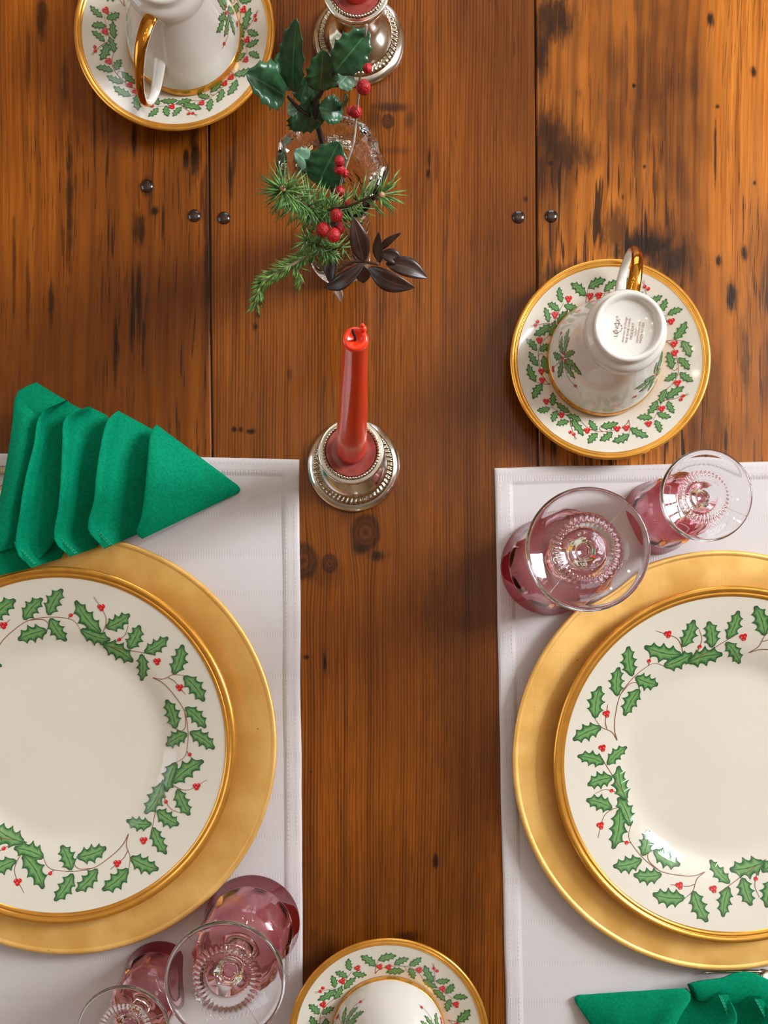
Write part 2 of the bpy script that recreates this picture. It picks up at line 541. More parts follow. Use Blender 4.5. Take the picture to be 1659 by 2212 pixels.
M['twig'] = simple('brown_twig', srgb(84, 60, 44), 0.6, var=0.2, scale=300, bump=0.4)
M['twig_dark'] = simple('dark_twig', srgb(48, 36, 40), 0.5, var=0.2, scale=300)
M['twig_pale'] = simple('pale_grey_twig', srgb(178, 166, 152), 0.6, var=0.15, scale=300)
M['berry'] = simple('crinkled_red_berry', srgb(190, 18, 30), 0.38, var=0.25, scale=700, bump=0.9, bscale=900)
M['wall'] = simple('tan_plaster', srgb(186, 156, 120), 0.8, var=0.03, scale=6)
M['ceiling'] = simple('white_plaster', srgb(214, 204, 190), 0.8, var=0.02, scale=6)
M['floor'] = simple('dark_oak_floor', srgb(104, 70, 44), 0.4, var=0.15, scale=9)
M['frame'] = simple('white_window_paint', srgb(232, 230, 224), 0.4)

# ------------------------------------------------------------------ room shell
m = MB(); m.box(RX0, RX1, RY0, RY1, RZ0 - 0.05, RZ0)
struct(m.obj('floor', M['floor'], smooth=False))
m = MB(); m.box(RX0, RX1, RY0, RY1, RZ1, RZ1 + 0.05)
struct(m.obj('ceiling', M['ceiling'], smooth=False))
def wall_with_window(name, axis, pos, thick, a0, a1, w0, w1, z0, z1, idx):
    m = MB()
    f = MB()
    def b(mm, p0, p1, q0, q1, e=0.0):
        lo, hi = (pos, pos + thick) if thick > 0 else (pos + thick, pos)
        lo += e; hi -= e
        if axis == 'x':
            mm.box(lo, hi, p0, p1, q0, q1)
        else:
            mm.box(p0, p1, lo, hi, q0, q1)
    b(m, a0, w0, RZ0, RZ1); b(m, w1, a1, RZ0, RZ1); b(m, w0, w1, RZ0, z0); b(m, w0, w1, z1, RZ1)
    struct(m.obj(name, M['wall'], smooth=False))
    t = 0.02
    for k in range(4):
        c = w0 + (w1 - w0) * k / 3
        b(f, c - (0 if k == 0 else t), c + (0 if k == 3 else t), z0, z1, 0.005)
    for k in range(4):
        c = z0 + (z1 - z0) * k / 3
        b(f, w0, w1, c - (0 if k == 0 else t), c + (0 if k == 3 else t), 0.008)
    struct(f.obj('window_%d' % idx, M['frame'], smooth=False))
wall_with_window('wall_right', 'x', RX1, 0.06, RY0, RY1, 0.3, 1.2, 0.75, 1.80, 1)
wall_with_window('wall_left', 'x', RX0, -0.06, RY0, RY1, -0.3, 1.0, 0.25, 1.65, 2)
wall_with_window('wall_back', 'y', RY1, 0.06, RX0, RX1, -0.4, 1.1, 0.25, 1.65, 3)
m = MB(); m.box(RX0, RX1, RY0 - 0.06, RY0, RZ0, RZ1)
struct(m.obj('wall_front', M['wall'], smooth=False))

# ------------------------------------------------------------------ table
TY0, TY1, TX0, TX1 = -0.85, 1.15, -0.465, 0.465
table = thing('farm_table', 'old varnished pine farm table of three wide boards', 'table', (0, 0.15, RZ0))
TL = Vector((0, -0.15, -RZ0))
def edge_x(px0, py0, px1, py1):
    a, b = W(px0, py0), W(px1, py1)
    k = (b.x - a.x) / (b.y - a.y)
    return lambda y: a.x + (y - a.y) * k
eA = edge_x(450.5, 250, 458, 980)
eB = edge_x(1156, 0, 1162, 1000)
G = 0.0007
def board(name, fl, fr, mat, gl, gr):
    n = 40
    vs, fs = [], []
    bev = 0.0009
    for j in range(n + 1):
        y = TY0 + (TY1 - TY0) * j / n
        wob = 0.0004
        l = fl(y) + gl + (wob * mnoise.noise((0, y * 9, 3)) if gl else 0)
        r = fr(y) - gr + (wob * mnoise.noise((5, y * 9, 3)) if gr else 0)
        vs += [(l, y, -0.032), (l, y, -bev), (l + bev, y, 0), (r - bev, y, 0), (r, y, -bev), (r, y, -0.032)]
    for j in range(n):
        for k in range(6):
            a, b = j * 6 + k, j * 6 + (k + 1) % 6
            fs.append((a, b, b + 6, a + 6)[::-1])
    fs.append(tuple(range(6)))
    fs.append(tuple(reversed(range(n * 6, n * 6 + 6))))
    o = mesh_obj(name, vs, fs, mat, table, False, TL)
    return o
bA = board('board', lambda y: TX0, eA, M['wood_a'], 0, G)
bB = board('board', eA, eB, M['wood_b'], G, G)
bC = board('board', eB, lambda y: TX1, M['wood_c'], G, 0)
m = MB()
for f in (eA, eB):
    m.add([(f(TY0) - .004, TY0, -.004), (f(TY0) + .004, TY0, -.004), (f(TY1) + .004, TY1, -.004), (f(TY1) - .004, TY1, -.004),
           (f(TY0) - .004, TY0, -.03), (f(TY0) + .004, TY0, -.03), (f(TY1) + .004, TY1, -.03), (f(TY1) - .004, TY1, -.03)], [(0, 1, 2, 3), (7, 6, 5, 4)])
m.obj('joint_filler', M['gap'], table, False, TL)
peg_v, peg_f = lathe(prof([(0.0052, -0.001), (0.0051, 0.0004), (0.0040, 0.0016), (0.0022, 0.0023), (0, 0.0025)], 3), 20)
for (b, px, py) in ((bA, 420, 466), (bB, 484, 471), (bB, 1120, 469), (bC, 1191, 467), (bA, 318, 402)):
    c = W(px, py)
    mesh_obj('peg', peg_v, peg_f, M['wood_dark'], b, True, (c.x, c.y, 0))
for sx in (-1, 1):
    for y in (TY0 + 0.10, TY1 - 0.10):
        m = MB()
        cx = sx * 0.37
        pv, pf = lathe([(0.0, RZ0 + .0005), (0.022, RZ0 + .0005), (0.026, -0.40), (0.034, -0.16)], 24)
        m.add(pv, pf); m.box(-.04, .04, -.04, .04, -0.16, -0.0325)
        m.obj('leg', M['wood_b'], table, False, TL + Vector((cx, y, 0)))
m = MB()
for sx in (-1, 1):
    m.box(sx * 0.37 - .012, sx * 0.37 + .012, TY0 + .14, TY1 - .14, -.13, -.0325)
for y in (TY0 + .10, TY1 - .10):
    m.box(-.33, .33, y - .012, y + .012, -.13, -.0325)
m.obj('apron', M['wood_b'], table, False, TL)

# ------------------------------------------------------------------ placemats
def placemat(label, c):
    """c: corner pixels TL, TR, BR, BL"""
    P = [W(*p) for p in c]
    cen = sum(P, Vector()) / 4
    root = thing('placemat', label, 'placemat', (cen.x, cen.y, 0.0))
    Q = [p - cen for p in P]
    wid = ((Q[1] - Q[0]).length + (Q[2] - Q[3]).length) / 2
    hei = ((Q[3] - Q[0]).length + (Q[2] - Q[1]).length) / 2
    def at(u, v):
        return (Q[0] * (1 - u) + Q[1] * u) * (1 - v) + (Q[3] * (1 - u) + Q[2] * u) * v
    def coords(L):
        e = [0, .0006, .0018, .004, .0085, .0128, .0135, .0145]
        n = 46
        mid = [.0145 + (L - .029) * i / n for i in range(1, n)]
        return [x / L for x in e + mid + [L - x for x in reversed(e)]]
    us, vs_ = coords(wid), coords(hei)
    verts, faces = [], []
    nu, nv = len(us), len(vs_)
    def height(u, v):
        d = min(u * wid, (1 - u) * wid, v * hei, (1 - v) * hei)
        z = 0.0012 + 0.0007 * (1 if d < .0132 else 0)
        if d < .0018:
            z = 0.0006 + (z - 0.0006) * math.sqrt(max(0, d / .0018))
        p = at(u, v)
        z += 0.00025 * mnoise.noise((p.x * 30, p.y * 30, cen.x * 9)) * (1 if d > .002 else 0)
        return z
    for v in vs_:
        for u in us:
            p = at(u, v)
            d = min(u * wid, (1 - u) * wid, v * hei, (1 - v) * hei)
            wob = 0.0006 * mnoise.noise((p.x * 22, p.y * 22, 2)) if d < 0.02 else 0
            verts.append((p.x + wob, p.y + wob, height(u, v)))
    for j in range(nv - 1):
        for i in range(nu - 1):
            a = j * nu + i
            faces.append((a, a + nu, a + nu + 1, a + 1))
    # underside and skirt
    b0 = len(verts)
    ring = [i for i in range(nu)] + [j * nu + nu - 1 for j in range(1, nv)] + [(nv - 1) * nu + i for i in range(nu - 2, -1, -1)] + [j * nu for j in range(nv - 2, 0, -1)]
    for i in ring:
        verts.append((verts[i][0], verts[i][1], 0.0002))
    n = len(ring)
    for k in range(n):
        faces.append((ring[k], ring[(k + 1) % n], b0 + (k + 1) % n, b0 + k))
    faces.append(tuple(reversed(range(b0, b0 + n))))
    mesh_obj('cloth', verts, faces, M['cloth'], root)
    st = MB()
    def stitch_line(d0):
        for (ax, L) in (('u', wid), ('v', hei)):
            for side in (0, 1):
                k = d0
                while k < L - d0:
                    def pt(s, o):
                        if ax == 'u':
                            u = s / L; v = o / hei
                            v = v if side == 0 else 1 - v
                        else:
                            v = s / L; u = o / wid
                            u = u if side == 0 else 1 - u
                        q = at(u, v); return Vector((q.x, q.y, 0.0019))
                    a, b = pt(k, d0), pt(k + .0022, d0)
                    t = (b - a).normalized(); nn = Vector((-t.y, t.x, 0)) * .00038
                    up = Vector((0, 0, .00035))
                    st.add([a - nn, b - nn, b + nn, a + nn, a.lerp(b, .3) + up, a.lerp(b, .7) + up],
                           [(0, 1, 5, 4), (2, 3, 4, 5), (1, 2, 5), (3, 0, 4)])
                    k += .0034
    stitch_line(.0042); stitch_line(.0108)
    st.obj('hem_stitching', M['thread'], root, True, kind='stuff')
    return root
placemat('white cloth placemat with stitched hem, a green napkin tip resting on its corner', [(-255, 974), (646.5, 993), (656, 2330), (-255, 2320)])
placemat('white cloth placemat with stitched hem under the glasses beside the upturned cup', [(1068, 1011), (1985, 990), (1985, 2330), (1095, 2330)])

# ------------------------------------------------------------------ china
def zprof(pts):
    def f(r):
        for (a, za), (b, zb) in zip(pts[:-1], pts[1:]):
            if a <= r <= b:
                return za + (zb - za) * (r - a) / (b - a)
        return pts[-1][1] if r > pts[-1][0] else pts[0][1]
    return f

def leaf_outline(L, wmax, n=4, rows=6, spike=0.45):
    """rows of (along, half width, forward) for a holly leaf of length L"""
    out = []
    N = n * rows
    for i in range(N + 1):
        t = i / N
        env = math.sin(PI * min(1, t ** 0.85)) ** 0.62 if 0 < t < 1 else 0
        fr = (t * n) % 1.0
        sc = 1 - spike * math.sin(PI * fr) ** 0.75
        w = wmax * env * sc
        fwd = 0.035 * L * (1 - math.sin(PI * fr)) * (1 if 0 < t < 1 else 0)
        out.append((t, w, fwd))
    return out

def flat_leaf(mb, base, tip, wmax, place, bend=0.06, mi=0):
    base, tip = Vector(base), Vector(tip)
    d = tip - base
    L = d.length
    t_ = d.normalized()
    n_ = Vector((-t_.y, t_.x))
    vs, uv, fs = [], [], []
    for (t, w, fwd) in leaf_outline(L, wmax):
        c = base + d * t + n_ * (bend * L * math.sin(PI * t))
        for k in (-1, 0, 1):
            p = c + n_ * (w * k) + t_ * (fwd if k else 0)
            vs.append(place(p))
            uv.append((0.5 + 0.5 * k, t))
    N = len(vs) // 3
    for i in range(N - 1):
        for k in range(2):
            a = i * 3 + k
            fs.append((a, a + 3, a + 4, a + 1)[::-1])
    mb.add(vs, fs, mi, uv)

def flat_disc(mb, c, r, place, mi, n=10, lift=0.0):
    c = Vector(c)
    vs = [place(c)] + [place(c + Vector((math.cos(2 * PI * i / n), math.sin(2 * PI * i / n))) * r) for i in range(n)]
    vs = [v + Vector((0, 0, lift)) if isinstance(v, Vector) else v for v in vs]
    mb.add(vs, [(0, 1 + i, 1 + (i + 1) % n) for i in range(n)], mi)

def ribbon(mb, pts, w, place, mi):
    P = smooth_poly([(p[0], p[1]) for p in pts], 6)
    vs, fs = [], []
    for i, p in enumerate(P):
        t = (P[min(i + 1, len(P) - 1)] - P[max(0, i - 1)])
        t = t.normalized() if t.length > 0 else Vector((1, 0))
        n_ = Vector((-t.y, t.x)) * w * (1.0 - 0.5 * i / len(P))
        vs += [place(p - n_), place(p + n_)]
    for i in range(len(P) - 1):
        a = 2 * i
        fs.append((a, a + 2, a + 3, a + 1))
    mb.add(vs, fs, mi)

PRINT = [M['p_leaf'], M['p_berry'], M['p_stem'], M['p_berry_hi']]
def garland(mb, unit, centre, scale, R, zf, rot, leafw, berry_r):
    """unit traced from the photograph in picture units round `centre`; y down"""
    cr, sr = math.cos(rot), math.sin(rot)
    def tr(p):
        x, y = (p[0] - centre[0]) * scale, -(p[1] - centre[1]) * scale
        return Vector((x * cr - y * sr, x * sr + y * cr))
    def place(dz):
        return lambda p: Vector((p[0], p[1], zf(Vector(p).length) + dz))
    for s in unit['stems']:
        ribbon(mb, [tr(p) for p in s], 0.00030 if R > .1 else 0.00022, place(.00030), 2)
    for k, (a, b, wd) in enumerate(unit['leaves']):
        A, B = tr(a), tr(b)
        flat_leaf(mb, A, B, (B - A).length * wd * 1.18, place(.00036 + .00002 * (k % 3)), bend=(-0.05, 0.06)[k % 2])
    for (c, tri) in unit['berries']:
        C = tr(c)
        offs = [(-.75, .35), (.75, .45), (.05, -.75)] if tri else [(0, 0)]
        for q in offs:
            p = C + Vector(q) * berry_r
            flat_disc(mb, p, berry_r * (0.95 if tri else 0.85), place(.00045), 1)
            flat_disc(mb, p + Vector((-.3, .35)) * berry_r, berry_r * .25, place(.0005), 3, 6)

# dinner plate garland, traced in crop units (0.3978 px each) of the plate whose centre is (314, 1081)
def c2(x, y):
    return (x, y + 1055.8)
UNIT_P = dict(
    leaves=[((930, 700), (990, 535), .26), ((990, 705), (1105, 845), .26), ((938, 1000), (885, 838), .27), ((995, 878), (1112, 990), .26),
            ((1005, 1022), (878, 1095), .30), ((1020, 1012), (1162, 1103), .26), (c2(940, 125), c2(885, 290), .27), (c2(920, 240), c2(1100, 112), .22),
            (c2(950, 270), c2(1025, 410), .27), (c2(862, 242), c2(765, 412), .26), (c2(835, 390), c2(965, 463), .30), (c2(810, 465), c2(658, 452), .24), (c2(815, 480), c2(900, 620), .24)],
    stems=[[(810, 718), (870, 748), (930, 810), (990, 900), (1010, 1010), (1004, 1110), c2(985, 100), c2(940, 127)],
           [(810, 718), (870, 725), (930, 700), (992, 704)], [(900, 716), (935, 735), (962, 765)], [(992, 905), (998, 975), (975, 1008), (938, 1000)],
           [c2(905, 238), c2(960, 268), c2(1020, 272), c2(1120, 215)], [c2(868, 305), c2(887, 342), c2(915, 378), c2(965, 398)], [c2(860, 225), c2(830, 380), c2(816, 465), c2(800, 545)],
           [(965, 770), (998, 808)], [(1004, 1120), (1036, 1165)]],
    berries=[((965, 770), 1), ((1020, 1137), 0), (c2(1062, 253), 1), (c2(887, 342), 0), (c2(767, 552), 1)])
# saucer garland, traced in crop units (0.2893 px each), saucer centre (824, 816)
UNIT_S = dict(
    leaves=[((990, 1310), (1112, 1388), .25), ((978, 1362), (850, 1420), .25), ((772, 1298), (905, 1268), .24), ((855, 1342), (755, 1412), .25),
            ((742, 1350), (666, 1437), .26), ((742, 1330), (690, 1245), .28), ((625, 1254), (512, 1212), .24), ((545, 1252), (632, 1377), .22),
            ((530, 1262), (430, 1297), .25), ((540, 1190), (438, 1118), .24), ((442, 1182), (400, 1275), .28), ((385, 1165), (283, 1192), .25), ((402, 1147), (412, 1040), .27)],
    stems=[[(985, 1245), (965, 1278), (900, 1320), (780, 1340), (720, 1333), (660, 1300), (620, 1258), (540, 1225), (460, 1190), (385, 1150)],
           [(985, 1245), (988, 1300), (978, 1362)], [(780, 1338), (760, 1318), (772, 1298)], [(540, 1235), (540, 1290), (556, 1350), (568, 1412)], [(556, 1360), (580, 1405)]],
    berries=[((893, 1315), 1), ((960, 1310), 1), ((665, 1332), 1), ((560, 1366), 0), ((534, 1350), 0), ((473, 1215), 1), ((357, 1115), 1)])

CH_TOP = [(0, .0035), (.116, .0035), (.126, .0065), (.134, .0100), (.148, .0122), (.159, .0132), (.1625, .0134)]
ch_prof = [(0, 0), (.118, 0), (.130, .003), (.150, .0085), (.1628, .0112)] + [(.1635, .0122)] + [(r, z) for r, z in reversed(CH_TOP)]
def charger(label, loc, rz):
    root = thing('charger_plate', label, 'charger', loc, rz, None)
    v, f = lathe(ch_prof, 160)
    mesh_obj('disc', v, f, M['gold_leaf'], root)
    v, f = lathe([(.1590, .0131), (.1605, .0140), (.1622, .0142), (.1634, .0134), (.1637, .0122), (.1630, .0112)][::-1], 160)
    mesh_obj('rolled_edge', v, f, M['gold_leaf'], root)
    return root
PL_TOP = [(0, .0030), (.066, .0030), (.074, .0036), (.080, .0056), (.086, .0085), (.093, .0108), (.105, .0138), (.118, .0168), (.128, .0190), (.1355, .0206)]
pl_prof = [(0, .0012), (.074, .0012), (.076, 0), (.080, 0), (.083, .002), (.094, .0078), (.118, .0135), (.1350, .0180), (.1366, .0194)] + list(reversed(PL_TOP))
PL_Z = zprof(PL_TOP)
def plate(label, loc, rz):
    root = thing('dinner_plate', label, 'plate', loc, rz, None)
    v, f = lathe(pl_prof, 160)
    mesh_obj('dish', v, f, M['china'], root)
    z = PL_Z
    band = [(.1286, z(.1286) + .0002), (.1296, z(.1296) + .0009), (.1310, z(.131) + .0010), (.1318, z(.1318) + .0005), (.1328, z(.1328) + .0011), (.1345, z(.1345) + .0013), (.1360, .0213), (.1370, .0203), (.1370, .0193), (.1360, .0183)][::-1]
    v, f = lathe(prof(band, 3), 160)
    mesh_obj('gilt_rim', v, f, M['gilt'], root)
    mb = MB()
    sc = 0.3978 / PPM / 1.034
    for k in range(4):
        garland(mb, UNIT_P, (314, 1081), sc, .136, z, k * PI / 2, .26, .0018)
    mb.obj('printed_holly_garland', PRINT, root, False)
    return root

SA_TOP = [(0, .0042), (.024, .0042), (.030, .0046), (.036, .0058), (.044, .0086), (.054, .0124), (.064, .0160), (.072, .0186), (.0765, .0200)]
sa_prof = [(0, .0014), (.024, .0014), (.025, 0), (.028, 0), (.030, .0018), (.044, .0062), (.064, .0135), (.0765, .0182), (.0772, .0190)] + list(reversed(SA_TOP))
SA_Z = zprof(SA_TOP)
def saucer(label, loc, rz):
    root = thing('saucer', label, 'saucer', loc, rz, None)
    v, f = lathe(sa_prof, 128)
    mesh_obj('dish', v, f, M['china'], root)
    z = SA_Z
    band = [(.0718, z(.0718) + .0002), (.0727, z(.0727) + .0008), (.0736, z(.0736) + .0005), (.0748, z(.0748) + .0010), (.0764, .0207), (.0775, .0198), (.0775, .0188), (.0768, .0178)][::-1]
    v, f = lathe(prof(band, 3), 128)
    mesh_obj('gilt_rim', v, f, M['gilt'], root)
    mb = MB()
    sc = 0.2893 / PPM / 1.022
    for k in range(4):
        garland(mb, UNIT_S, (824, 816), sc, .077, z, k * PI / 2, .26, .0016)
    mb.obj('printed_holly_garland', PRINT, root, False)
    return root

def text_mesh(body, size, italic=False):
    cu = bpy.data.curves.new('txt', 'FONT')
    cu.body = body
    cu.size = size
    cu.align_x, cu.align_y = 'CENTER', 'CENTER'
    cu.resolution_u = 2
    if italic:
        cu.shear = 0.3
    o = bpy.data.objects.new('txt', cu)
    COL.objects.link(o)
    dg = bpy.context.evaluated_depsgraph_get()
    me = bpy.data.meshes.new_from_object(o.evaluated_get(dg))
    vs = [v.co.copy() for v in me.vertices]
    fs = [tuple(p.vertices) for p in me.polygons]
    bpy.data.objects.remove(o, do_unlink=True)
    return vs, fs

CUP_OUT = [(.0445, .0006), (.0443, .004), (.0432, .011), (.0408, .020), (.0372, .031), (.0335, .042), (.0303, .052), (.0286, .0585)]
CUP_R = zprof([(z, r) for r, z in CUP_OUT])
def cup(label, loc, rz, decal_sets=(112, -112)):
    """teacup standing upside down, handle towards local +x"""
    root = thing('teacup', label, 'cup', loc, rz, None)
    out = prof(CUP_OUT, 4) + [(.0291, .0602), (.0297, .0630), (.0294, .0665), (.0280, .0690), (.0262, .0702), (.0252, .0712), (.0250, .0742), (.0246, .0755), (.0236, .0762), (.0222, .0760), (.0210, .0748), (.0204, .0732), (.0198, .0722), (.0190, .0716), (0, .0716)]
    inn = [(0, .0670), (.018, .0665), (.0255, .0600), (.0300, .045), (.0345, .033), (.0385, .021), (.0418, .009), (.0428, .0015), (.0436, 0), (.0445, .0006)]
    v, f = lathe(inn + out[1:], 96)
    mesh_obj('bowl', v, f, M['china_white'], root)
    v, f = lathe([(.0430, -.0002), (.0438, -.0004), (.0449, .0004), (.0449, .0024), (.0445, .0060), (.0441, .0070), (.0437, .0072)], 96)
    mesh_obj('gilt_rim', v, f, M['gilt'], root)
    # handle: ear-shaped loop
    path = smooth_poly([(.0290, .0650), (.0380, .0662), (.0500, .0640), (.0610, .0555), (.0690, .0420), (.0705, .0300), (.0650, .0205), (.0550, .0180), (.0470, .0216), (.0400, .0262), (.0325, .0310)], 6)
    def sweep(w0, h0, off, lo, hi, n):
        vs, fs = [], []
        for i, p in enumerate(path):
            t = (path[min(i + 1, len(path) - 1)] - path[max(0, i - 1)]).normalized()
            o = Vector((-t.y, t.x))      # outward normal in (r, z)
            s = i / (len(path) - 1)
            w = w0 * (1.0 + 0.25 * math.cos(PI * 2 * s))
            for k in range(n + 1 if hi - lo < 2 * PI - .01 else n):
                a = lo + (hi - lo) * k / n
                rr = p + o * (math.cos(a) * h0 + off)
                vs.append((rr.x, math.sin(a) * w, rr.y))
        st = n + 1 if hi - lo < 2 * PI - .01 else n
        for i in range(len(path) - 1):
            for k in range(n):
                a, b = i * st + k, i * st + (k + 1) % st
                fs.append((a, a + st, b + st, b))
        return vs, fs
    v, f = sweep(.0040, .0026, 0, 0, 2 * PI, 14)
    h = mesh_obj('handle', v, f, M['china_white'], root)
    v, f = sweep(.00415, .00275, 0, -1.35, 1.35, 10)
    mesh_obj('gilt_strip', v, f, M['gilt_cup'], h)
    # printed sprays on the side
    for k, deg in enumerate(decal_sets):
        mb = MB()
        a0 = math.radians(deg)
        zc = .030
        def place(dz):
            def g(p):
                z = zc + p[1]
                r = CUP_R(z) + dz
                a = a0 + p[0] / CUP_R(zc)
                return Vector((r * math.cos(a), r * math.sin(a), z))
            return g
        mm = .001
        for q, (a, b, wd) in enumerate([((0, 1), (2, 15), .24), ((2, 1), (14, 10), .25), ((-2, 1), (-13, 9), .25), ((3, -1), (18, 1), .23), ((-3, -1), (-17, -3), .23), ((1, -2), (9, -15), .24), ((-1, -2), (-8, -14), .24), ((8, 6), (20, 9), .25), ((-8, 4), (-21, 5), .25)]):
            flat_leaf(mb, Vector(a) * mm, Vector(b) * mm, (Vector(b) - Vector(a)).length * mm * wd, place(.00035 + .00003 * (q % 4)))
        for c in ((0, -1), (3, 1), (-2.4, 1.4), (-20, -6), (22, -4), (1, -17), (3, -18)):
            flat_disc(mb, Vector(c) * mm, .0013, place(.0006), 1, 8)
        ribbon(mb, [(0, -2 * mm), (1 * mm, -10 * mm), (1 * mm, -20 * mm)], .0002, place(.0003), 2)
        ribbon(mb, [(3 * mm, -1 * mm), (12 * mm, -4 * mm), (25 * mm, -5 * mm)], .0002, place(.0003), 2)
        ribbon(mb, [(-3 * mm, -1 * mm), (-12 * mm, -6 * mm), (-24 * mm, -7 * mm)], .0002, place(.0003), 2)
        mb.obj('printed_holly_spray', PRINT, root, False)
    return root

def backstamp(root, ang):
    """maker's mark in the foot; ang = direction of the writing in cup coordinates"""
    mb = MB()
    c, s = math.cos(ang), math.sin(ang)
    lines = [('LENOX', .0042, -.0075, False, .0128), ('American by Design', .0024, -.0021, True, .0185), ('FINE BONE CHINA', .0022, .0006, False, .0175),
             ('HOLIDAY', .0026, .0034, False, .0116), ('\u00a9LENOX', .0017, .0060, False, .0062), ('DISHWASHER SAFE', .0019, .0080, False, .0152), ('MADE IN USA', .0023, .0104, False, .0148)]
    def rot(p):
        return Vector((p[0] * c - p[1] * s, p[0] * s + p[1] * c, .0719))
    for body, size, dy, it, want in lines:
        v, f = text_mesh(body, size, it)
        xs = [q.x for q in v]
        k = want / (max(xs) - min(xs))
        x0 = -.0010 if body == 'LENOX' else -.0016
        mb.add([rot((q.x * k + x0, q.y * min(k, 1.4) - dy)) for q in v], f)
    # registered mark and the broken wreath round the name
    v, f = text_mesh('\u00ae', .0022)
    mb.add([rot((q.x + .0066, q.y + .0085)) for q in v], f)
    for a in (35, 145, 200, 235, 270, 305, 340):
        ar = math.radians(a)
        cc = Vector((-.0010 + .0034 * math.cos(ar), .0075 + .0034 * math.sin(ar)))
        t = Vector((-math.sin(ar), math.cos(ar)))
        n_ = Vector((t.y, -t.x))
        pts = [cc - t * .0010, cc - n_ * .00035, cc + t * .0010, cc + n_ * .00035]
        mb.add([rot(p) for p in pts], [(0, 1, 2, 3)])
    return mb.obj('maker_mark', M['stamp'], root, False)

cl = W(143, 1608, .0155); cr_ = W(1562, 1643, .0155)
charger('gold leaf charger plate with the green napkin across its rim', (cl.x, cl.y, .0018), 0.4)
charger('gold leaf charger plate beside the cranberry goblet that stands by the upturned teacup', (cr_.x, cr_.y, .0018), 0.0)
pl_ = W(124, 1610, .0255); pr_ = W(1582, 1651, .0255)
plate('white dinner plate with holly garland, its edge tucked under the green napkin', (pl_.x, pl_.y, .0054), 0.0)
plate('white dinner plate with holly garland, its whole edge clear of any napkin', (pr_.x, pr_.y, .0054), math.radians(132.5))

SAUC = [((1318.5, 776), (-.003, .003), 80, 'white saucer with holly ring under the cup with the maker\'s mark', 'white teacup upside down with gilt handle and maker\'s mark on its foot', 0.0),
        ((376.5, 66), (.006, 0.0), -110, 'white saucer with holly ring and gilt rim beside the tall candlestick and holly leaves', 'white teacup upside down, long gilt handle towards the board joint, beside the holly leaves', math.radians(38)),
        ((839.5, 2243), (0, 0), -95, 'white saucer with holly ring and gilt rim between the two placemats', 'white teacup upside down on the saucer between the two placemats', math.radians(-98))]
for (c, off, ha, ls, lc, srot) in SAUC:
    p = W(c[0], c[1], .0195)
    saucer(ls, (p.x, p.y, .0002), srot)
    ck = cup(lc, (p.x + off[0], p.y + off[1], .0093), math.radians(ha))
    backstamp(ck, math.radians(81 - ha))

